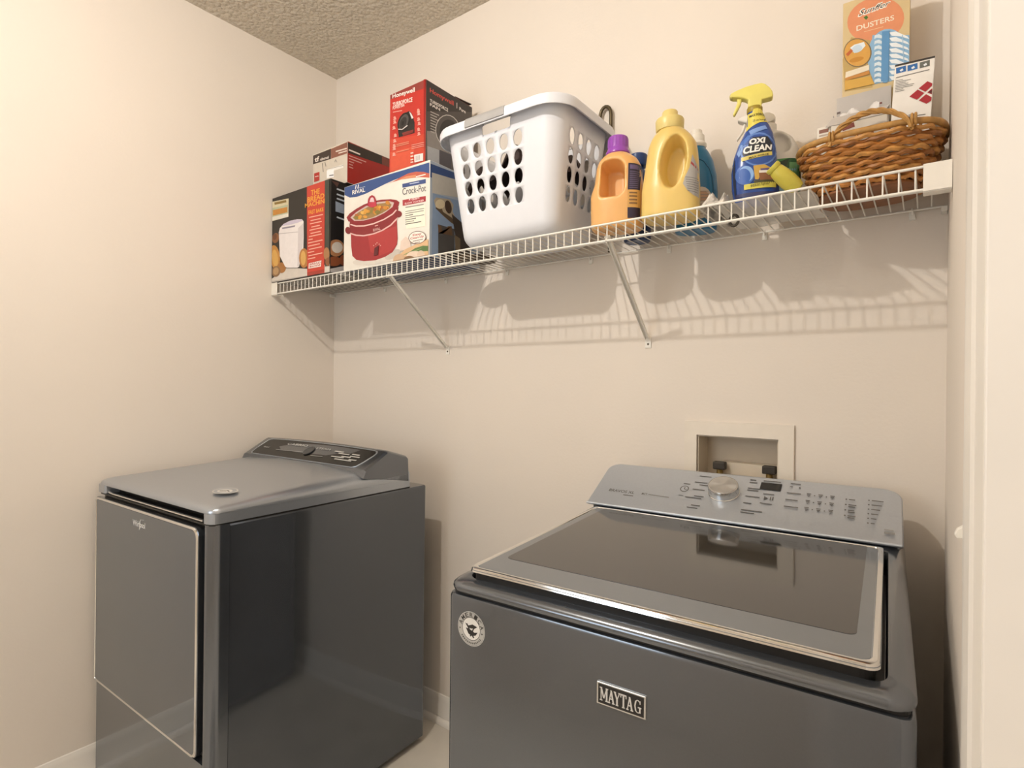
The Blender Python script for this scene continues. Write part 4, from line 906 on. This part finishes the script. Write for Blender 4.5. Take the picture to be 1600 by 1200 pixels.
class SW(Wrap):                           # same, written in close-up coordinates
    def __init__(s, rows, fn, lift=.0010): s.fn2 = fn; Wrap.__init__(s, rows, lift)
    def poly(s, m, pts): return Wrap.poly(s, m, [s.fn2(p) for p in pts])
    def text(s, m, t, q, bold=0):
        s.lay += 1; V, Fc = glyphs(t, bold); k = s.mi(m); P = []
        for a_, b_ in V:
            tp_ = (q[0][0]+(q[1][0]-q[0][0])*a_, q[0][1]+(q[1][1]-q[0][1])*a_); bt_ = (q[3][0]+(q[2][0]-q[3][0])*a_, q[3][1]+(q[2][1]-q[3][1])*a_)
            x, z = s.fn2((tp_[0]+(bt_[0]-tp_[0])*b_, tp_[1]+(bt_[1]-tp_[1])*b_)); P.append(s.P(x, z, s.lay) + Vector((0, -.0009, 0)))
        s.mb.add(P, Fc, k); return s
A = SW(rows, sp)
A.poly('#e6d65a', [(279,305),(400,300),(412,330),(440,400),(455,425),(380,445),(310,480),(262,515),(262,460),(270,390)]); A.text('#3a3420', 'MAX FORCE', [(288,372),(425,345),(428,368),(290,395)], .02); A.text('#3a3420', '23 oz foam', [(318,420),(428,400),(428,418),(320,440)], .0)
A.oval('#5b82c8', 370, 690, 165, 150, -.3); A.oval('#2d4f9a', 372, 692, 150, 134, -.3); A.poly('#7ea0dc', [(285,520),(430,470),(450,500),(300,560)]); A.poly('#4a74c0', [(190,640),(280,560),(300,590),(200,700)]); A.poly('#8fb0e6', [(180,720),(215,640),(240,660),(200,760)])
A.poly('#1d2a44', [(140,800),(160,760),(175,1080),(160,1090),(148,1000)])
A.poly('#20242e', [(285,625),(320,585),(450,572),(470,600),(490,625),(495,690),(480,705),(240,755),(228,730),(235,690),(280,670)])
A.text('#f4f3ee', 'OXI', [(292,602),(432,584),(425,636),(285,656)], .05); A.text('#f4f3ee', 'CLEAN', [(240,672),(490,640),(482,692),(232,740)], .04)
A.poly('#d8c86a', [(220,765),(490,702),(490,735),(220,800)]); A.text('#4a4020', 'MAX FORCE', [(285,765),(460,722),(460,738),(285,782)], .02)
A.oval('#3a66b4', 250, 920, 85, 85); A.oval('#8db4e8', 262, 910, 66, 70); A.oval('#3460b0', 240, 930, 62, 68)
A.poly('#c8a04a', [(325,840),(420,825),(480,850),(400,870),(370,960),(340,960)]); A.poly('#8a5a3a', [(372,895),(515,885),(510,950),(380,965)]); A.poly('#e6e0d8', [(375,880),(510,868),(515,890),(375,902)]); A.poly('#5a4a7a', [(385,865),(470,852),(490,868),(390,880)]); A.poly('#20242e', [(510,880),(540,900),(545,1000),(500,990)])
A.poly('#4a4a30', [(330,970),(520,950),(520,975),(330,1000)]); A.poly('#dcd25c', [(243,1005),(525,968),(525,1015),(243,1050)]); A.text('#5a5430', 'stain', [(300,1000),(385,988),(385,1014),(300,1028)], .0); A.text('#5a5430', 'fighter', [(392,988),(470,978),(470,1004),(392,1016)], .0)
A.poly('#3a3f6a', [(160,1085),(550,1050),(555,1095),(165,1112)])
A.build('label_print', sb)['kind'] = 'stuff'
def slab2(name, pts, th, m, parent, fn, bevel=.003, y0=0):
    mb = MB(); P = [fn(p) for p in pts]; mb.loft([[(x, y0 - th, z) for x, z in P], [(x, y0 + th, z) for x, z in P]]); return obj(name, mb, m, parent, bevel=bevel, bseg=3, smooth=40)
mb = MB(); nz = sp((338, 298)); mb.loft([sellipse(nz[0], 0, r, r, nz[1] + dz, 24) for r, dz in ((.0165, -.008), (.0175, -.006), (.0175, .003), (.0165, .005))]); obj('neck_collar', mb, mat('collar_olive', '#a08a2c', .4), sb, smooth=35)
hd_ = slab2('trigger_head', [(135,205),(120,192),(128,168),(180,142),(262,108),(340,86),(398,74),(430,82),(470,112),(494,145),(502,180),(495,198),(440,212),(402,222),(398,290),(276,292),(278,250),(282,228),(250,212),(200,205)], .0125, m_sy, sb, sp, .005)
slab2('trigger', [(178,206),(225,206),(215,250),(185,310),(160,356),(142,350),(168,285),(182,240)], .0065, m_sy, sb, sp, .003)
slab2('nozzle', [(112,192),(124,166),(140,160),(140,208),(120,205)], .0085, mat('nozzle_yellow', '#cfc270', .4), sb, sp, .002)
# white spray bottle behind with green label
WP = (1.930, -.105, ZB2); RW = math.radians(12)
wb = empty('spray_bottle', WP, RW); tag(wb, 'white spray bottle with a green label behind the blue spray bottle', 'spray bottle', 'spray bottles on the shelf')
def wpt(c): return crop_pt(c, CR, WP, RW)
rows = [(0, .050, .034, 0, 2.5), (.004, .055, .038, 0, 2.6), (.10, .057, .039, 0, 2.5), (.135, .055, .038, 0, 2.4), (.165, .050, .036, .0, 2.3), (.190, .042, .032, -.003, 2.2), (.205, .030, .026, -.008, 2.1), (.213, .018, .018, -.014, 2), (.222, .015, .015, -.016, 2)]
moulded('bottle_body', rows, mat('white_bottle', '#e6e2da', .35, var=.02), wb, [pocket(ov(.012, .175, .020, .030, .5), -.07, -.008)], vox=.004, it=4)
A = Wrap(rows, .0014); A.rect('#1f5a2c', -.050, .130, .055, .012); A.poly('#4a9a4a', [(-.02,.13),(.03,.13),(-.0,.09)]); A.poly('#8fc0d6', [(.0,.09),(.045,.115),(.045,.05),(.01,.05)]); A.poly('#163a1e', [(.0,.12),(.03,.13),(.02,.10)]); A.rect('#6aa06a', .030, .12, .052, .02); A.rect('#e9e5dc', -.05, .012, .05, .006); A.build('label_print', wb)['kind'] = 'stuff'
mb = MB(); mb.loft([sellipse(-.016, 0, r, r, z, 20) for r, z in ((.017, .215), (.018, .219), (.018, .230), (.014, .233))]); obj('neck_collar', mb, m_white, wb, smooth=35)
slab2('trigger_head', [(195,412),(192,395),(225,372),(300,345),(400,330),(470,332),(510,350),(526,378),(515,405),(470,420),(430,428),(420,470),(350,480),(345,430),(240,425)], .012, m_white, wb, wpt, .005)
slab2('trigger', [(240,425),(262,430),(245,490),(205,550),(182,580),(175,562),(215,510),(232,465)], .006, m_white, wb, wpt, .002)
slab2('nozzle', [(190,412),(188,398),(200,392),(204,414)], .008, mat('nozzle_grey', '#b8b2a8', .4), wb, wpt, .002)
# small yellow-green bottle leaning beside them
mb = MB(); p0, p1 = Vector((2.002, -.236, Z0 + .0205)), Vector((1.9585, -.262, Z0 + .068)); ax = (p0-p1).normalized()
def along(t): return p1 + (p0-p1)*t
sm = empty('small_bottle', (p0.x, p0.y, Z0)); tag(sm, 'small yellow-green bottle leaning against the white spray bottle', 'bottle')
mb = MB(); mb.tube([along(t) for t in (.02, .10, .3, .6, .85, 1.0, 1.06)], [.012, .0155, .018, .0195, .0185, .016, .006], 20); obj('bottle_body', mb, mat('lime_plastic', '#c9bd4e', .35, sss=.15), sm, smooth=50, world=True)
mb = MB(); mb.tube([along(t) for t in (-.09, -.07, .04, .07)], [.013, .0165, .0165, .014], 20); obj('cap', mb, mat('lime_cap', '#d9d25a', .35), sm, smooth=50, world=True)
# tiny dark hook hanging from the shelf
mb = MB(); mb.tube([(1.862 + .010*math.cos(t), -.215, Z0 - .021 + .013*math.sin(t)) for t in [2*PI*k/16 for k in range(16)]], .0034, 8, closed=True)
kr = obj('metal_ring', mb, mat('gunmetal', '#5a544c', .35, metal=.7), smooth=50); tag(kr, 'small dark metal ring hanging under the shelf below the blue spray bottle', 'ring')

# ================================================================== wicker basket and what it holds
WBX, WBY, WBZ = 2.128, -.142, Z0 + .0005
wk = empty('wicker_basket', (WBX, WBY, WBZ)); tag(wk, 'brown wicker basket at the right end of the shelf, filled with boxes', 'basket')
RZ = 1.846 - WBZ
def wsize(v): return (.093 + .041*v**.85, .083 + .024*v**.85)
def wring(v, t, off=0, e=3.0):
    a_, b_ = wsize(v); c, s = math.cos(t), math.sin(t)
    return ((a_+off)*math.copysign(abs(c)**(2/e), c), (b_+off)*math.copysign(abs(s)**(2/e), s), v*RZ)
wcol = [mat('wicker_%d' % i, h, .45, var=.22, vscale=90, coat=.15) for i, h in enumerate(('#b5793a', '#a26a30', '#c08a48', '#8f5a28'))]
m_rim = mat('wicker_rim', '#b78a4c', .5, var=.2, vscale=60)
mb = MB(); mb.loft([[wring(0, 2*PI*k/48, d) [:2] + (z,) for k in range(48)] for d, z in ((-.004, 0), (.001, .002), (.001, .007), (-.004, .009))]); obj('base_board', mb, mat('basket_base', '#8a5428', .5, var=.2, vscale=40), wk, smooth=40)
def tsp(k, n, e=3.0):      # parameter with near-even spacing along the super-ellipse
    return 2*PI*k/n
# even-arc table
_tab = []
for i in range(721): _tab.append(wring(.5, 2*PI*i/720))
_len = [0]
for p, q in zip(_tab, _tab[1:]): _len.append(_len[-1] + math.hypot(q[0]-p[0], q[1]-p[1]))
def even(f):
    L_ = (f % 1)*_len[-1]; lo_, hi = 0, 720
    while hi - lo_ > 1:
        m_ = (lo_+hi)//2
        if _len[m_] <= L_: lo_ = m_
        else: hi = m_
    return 2*PI*(lo_ + (L_ - _len[lo_])/max(1e-9, _len[hi]-_len[lo_]))/720
NSK = 30; NR = 11
for k in range(NSK):
    t = even(k/NSK); mb = MB(); mb.tube([wring(v, t, 0) for v in (.06, .3, .55, .8, .99)], .0028, 6); obj('stake', mb, wcol[k % 4], wk, smooth=50)
for r in range(NR):
    v = .115 + .80*r/(NR-1); pts = []; n = NSK*6; ph_ = r*PI
    for i in range(n):
        f = i/n; t = even(f); pts.append(wring(v + .010*math.sin(f*NSK*PI*2 + r), t, .0036*math.sin(f*NSK*PI + ph_)))
    mb = MB(); mb.tube(pts, .0053, 6, closed=True); obj('weaver', mb, wcol[(r*3) % 4], wk, smooth=50)
mb = MB(); n = 120; pts = [Vector(wring(1.0, even(i/n), .001)) + Vector((0, 0, .003)) for i in range(n)]; mb.tube(pts, .0068, 8, closed=True); rim_ = obj('rim', mb, m_rim, wk, smooth=50)
for sgn in (-1, 1):          # twisted loop handles, front and rear
    for st_ in range(3):
        pts = []
        for i in range(41):
            f = i/40; x = -.062 + .142*f; y = sgn*(wsize(1)[1] + .002) + sgn*.004*math.sin(PI*f); z = RZ - .010 + .046*math.sin(PI*min(1, max(0, f)))**.6 if 0 < f < 1 else RZ - .014
            an = f*5*PI + st_*2*PI/3; pts.append((x + .002*math.cos(an), y + .0034*math.cos(an), z + .0034*math.sin(an)))
        mb = MB(); mb.tube(pts, .0032, 6); obj('handle_strand', mb, m_rim, wk, smooth=50)
    for hx in (-.062, .080):  # lashing loops round the rim
        for q in range(2):
            mb = MB(); yy = sgn*(wsize(1)[1] + .001); mb.tube([(hx + q*.006, yy + .0095*math.cos(t), RZ + .003 + .0105*math.sin(t)) for t in [2*PI*k/12 for k in range(12)]], .0026, 6, closed=True); obj('lashing', mb, m_rim, wk, smooth=50)

# duster box
e2 = (2.070, 2.199, -.088, -.058, WBZ + .0125, 2.222); CRD = (1280, 0, 6)
bx = carton('duster_box', 'yellow and orange dusters box standing at the back of the wicker basket', *e2, (cm('box_gold', '#d9c292'), cm('box_gold2', '#b8955a'), cm('box_gold3', '#c4a56a')))
A = front(e2[0], e2[1], e2[2], e2[4], e2[5], CRD)
A.oval('#e3946a', 530, 190, 270, 210, -.25, 28); A.poly('#c2a464', [(215,560),(300,350),(480,380),(500,820),(240,860)])
A.oval('#8db9dc', 640, 520, 190, 250, .1, 24); A.poly('#8db9dc', [(460,640),(500,330),(850,330),(850,720),(520,790)])
A.oval('#f2a268', 620, 500, 0.1, 0.1)
A.text('#f6f3ea', 'Sunffer', [(388,86),(684,-14),(654,60),(356,168)], .05); A.text('#2c2a26', 'Sunffer', [(398,92),(676,0),(648,52),(368,154)], .0); A.poly('#4a7a2c', [(415,165),(445,145),(460,165),(440,188)])
A.text('#f7ecd8', 'DUSTERS', [(350,245),(703,140),(703,188),(350,294)], .012); A.line('#f0c39a', [(420,300),(600,252)], 6)
A.oval('#7d6a4a', 360, 495, 132, 136, .1, 28); A.oval('#d9a24a', 358, 495, 122, 126, .1, 28); A.poly('#e3ecf2', [(290,450),(330,420),(420,395),(435,430),(390,480),(330,500)]); A.oval('#c9dcea', 355, 460, 50, 34, -.4); A.poly('#c2622c', [(250,510),(300,460),(318,480),(270,530)]); A.oval('#c78a2e', 350, 560, 70, 22, -.25)
for i in range(9):
    y = 335 + i*52; A.poly('#dcebf5', [(520,y),(560,y-14),(600,y+8),(590,y+26),(540,y+20),(515,y+34)]); A.poly('#eef5fa', [(655,y-30),(720,y-38),(830,y+10),(845,y+34),(760,y+8),(680,y+2)])
    A.poly('#6fa3d0', [(600,y-10),(640,y-14),(640,y+26),(600,y+30)])
A.poly('#5f97c8', [(590,300),(660,290),(650,760),(580,770)]); A.line('#a6cbe6', [(780,330),(800,700)], 8)
A.poly('#eee3cc', [(250,680),(470,610),(470,660),(245,735)]); A.poly('#c98a3e', [(245,735),(470,665),(470,700),(245,760)]); A.poly('#d9aa4a', [(240,760),(480,720),(520,790),(240,850)])
A.build('front_print', bx)['kind'] = 'stuff'
# grey open carton with flap and film
gb = empty('open_carton', (2.116, -.128, WBZ + .0125)); tag(gb, 'grey open-topped carton with a bent flap in front of the dusters box', 'box')
m_gc = cm('grey_card', '#c3bdb8')
def gbx(name, *q):
    mb = MB(); mb.box(*q); return obj(name, mb, m_gc, gb, world=True)
gx0, gx1, gy0, gy1, gz0, gz1 = 2.060, 2.166, -.160, -.094, WBZ + .0125, 1.945
mb = MB(); t_ = .0012
mb.box(gx0, gx1, gy0, gy0+t_, gz0, gz1-.02); mb.box(gx0, gx1, gy1-t_, gy1, gz0, gz1); mb.box(gx0, gx0+t_, gy0+t_, gy1-t_, gz0, gz1-.012); mb.box(gx1-t_, gx1, gy0+t_, gy1-t_, gz0, gz1-.012); mb.box(gx0+t_, gx1-t_, gy0+t_, gy1-t_, gz0, gz0+t_)
obj('carton_walls', mb, m_gc, gb, world=True)
gbx('back_flap', gx0, gx1, gy1-t_, gy1, gz1 + .0002, 1.998)
mb = MB(); mb.box(gx0, gx1, -t_/2, t_/2, 0, .045); R_ = Matrix.Rotation(math.radians(132), 3, 'X'); mb.v = [tuple(R_ @ Vector((0, y, z)) + Vector((x - (.010 if z > .02 else 0), gy0 + .0005, gz1 - .018))) for x, y, z in mb.v]; obj('front_flap', mb, m_gc, gb, world=True)
mb = MB(); n = 14; tv = []
for j in range(n+1):
    for i in range(n+1):
        u, v = i/n, j/n; tv.append((gx0 + .012 + .075*u, gy0 + .012 + .035*v, gz1 - .020 + (.022*abs(math.sin(4.5*u + .5)) + .008*math.sin(13*u + 7*v))*math.sin(PI*v)**.5))
mb.add(tv, [(j*(n+1)+i, j*(n+1)+i+1, (j+1)*(n+1)+i+1, (j+1)*(n+1)+i) for j in range(n) for i in range(n)]); obj('plastic_film', mb, mat('white_film', '#efecea', .25, var=.03, alpha=.9), gb, smooth=50, world=True)
A = face_art((gx0, gy1 - t_ - .0001, 1.998), (gx1-gx0, 0, 0), (0, 0, -.06), CRD); A.poly('#7a4038', [(520,968),(590,955),(590,972),(520,985)]); A.poly('#6a5c58', [(165,1055),(200,1045),(200,1065),(165,1075)]); A.build('printed_mark', gb)['kind'] = 'stuff'
# white box with red diamonds
mz = empty('medicine_box', (2.1985, -.160, WBZ + .040), 0); mz.rotation_euler = (0, math.radians(3.0), 0); tag(mz, 'white box with red diamond squares and blue icons standing in the wicker basket', 'box')
mw, md_, mh = .068, .034, 2.0 - (WBZ + .040)
mb = MB(); mb.box(-mw/2, mw/2, -md_/2, md_/2, 0, mh); obj('carton', mb, cm('box_white2', '#efebe4'), mz, bevel=.001)
hh_ = .118; cor = [wmat(mz) @ Vector(p) for p in ((-mw/2, -md_/2, mh), (mw/2, -md_/2, mh), (mw/2, -md_/2, mh-hh_), (-mw/2, -md_/2, mh-hh_))]
A = Art((-mw/2, -md_/2, mh), (mw, 0, 0), (0, 0, -hh_), [(722,632),(1050,572),(1003,1090),(640,1145)], world=False)
A.poly('#3a3430', [(722,632),(1050,572),(1048,590),(720,650)])
for x, c_, d_ in ((725, '#2f6cb0', 0), (820, '#2f6cb0', -16), (920, '#6a6d66', -36)): A.poly(c_, [(x+3,660+d_),(x+85,642+d_),(x+83,690+d_),(x,708+d_)]); A.poly('#e8eef2', [(x+30,680+d_),(x+55,664+d_),(x+62,680+d_),(x+40,692+d_)])
A.line('#4a4642', [(720,742),(1000,685)], 5)
for i, l in enumerate((60, 130, 90, 110, 160, 150, 70, 80)): A.line('#6a6662', [(716 - i*2, 768 + i*14), (716 - i*2 + l, 768 + i*14 - l*.16)], 4)
for q in ([(905,845),(980,785),(1020,805),(1018,825),(960,878)], [(822,915),(895,855),(950,888),(885,948)], [(900,955),(965,900),(1012,930),(1008,962),(965,990)], [(975,885),(1018,850),(1014,905)]): A.poly('#a8202e', q)
A.poly('#5a1c20', [(985,880),(1016,862),(1014,900)]); A.line('#2c2a30', [(735,1118),(955,1090)], 5); A.text('#3a3634', 'the medicine', [(720,1098),(860,1078),(860,1092),(720,1112)], 0)
A.build('front_print', mz)['kind'] = 'stuff'
# small white card box at the left inside the basket
sc_ = (2.0325, 2.059, -.185, -.125, WBZ + .05, 1.902)
sx_ = carton('card_box', 'small white box with brown print at the left inside the wicker basket', sc_[0], sc_[1], sc_[2], sc_[3], WBZ + .030, sc_[5], (cm('box_white3', '#ece6da'), cm('box_white3', '#ece6da'), cm('box_white3', '#ece6da')))
A = Art((sc_[0], sc_[2], sc_[5]), (sc_[1]-sc_[0], 0, 0), (0, 0, -.045)); A.rect('#8a5a4a', .15, .12, .85, .30); A.rect('#b8a89a', .15, .38, .8, .46); A.rect('#b8a89a', .15, .55, .8, .62); A.build('front_print', sx_)['kind'] = 'stuff'
sy_ = carton('card_box', 'white box with dark red print lying inside the wicker basket below the flap', 2.064, 2.166, -.222, -.166, WBZ + .0125, 1.884, (cm('box_white4', '#d9d2c6'), cm('box_white4', '#d9d2c6'), cm('box_white4', '#d9d2c6')))
A = Art((2.064, -.222, 1.884), (.102, 0, 0), (0, 0, -.04)); A.oval('#2a2220', .12, .45, .06, .22); A.poly('#7d3a2c', [(.2,.1),(.42,.05),(.44,.3),(.22,.4)]); A.build('front_print', sy_)['kind'] = 'stuff'

# crumpled white laundry on the floor before the machines: out of frame, but mirrored in their fronts
mb = MB(); n = 40; random.seed(21); K6 = [random.uniform(0, 6.28) for _ in range(9)]; tv = []
for j in range(n//2 + 1):
    for i in range(n):
        t = 2*PI*i/n; q = j/(n//2); rr_ = .30*(1 + .12*math.sin(3*t + K6[0]) + .06*math.sin(7*t + K6[1]))
        x, y = rr_*q*math.cos(t), .8*rr_*q*math.sin(t)
        h = .24*(1 - q**2.2) + (.030*math.sin(14*x/.3 + 5*y/.3 + K6[2]) + .026*math.sin(-9*x/.3 + 15*y/.3 + K6[3]) + .018*abs(math.sin(21*x/.3 + K6[4])))*(1 - q**4)
        tv.append((x, y, max(.0005, h) if q < 1 else .0005))
mb.add(tv, [(j*n + i, j*n + (i+1) % n, (j+1)*n + (i+1) % n, (j+1)*n + i) for j in range(n//2) for i in range(n)])
lp_ = obj('laundry_pile', mb, mat('white_linen', '#e4dfd8', .85, bump=.3, bscale=50, var=.05), smooth=70, loc=(1.16, -1.22, .0005)); tag(lp_, 'crumpled white laundry on the floor, seen only mirrored in the dryer side', 'laundry')
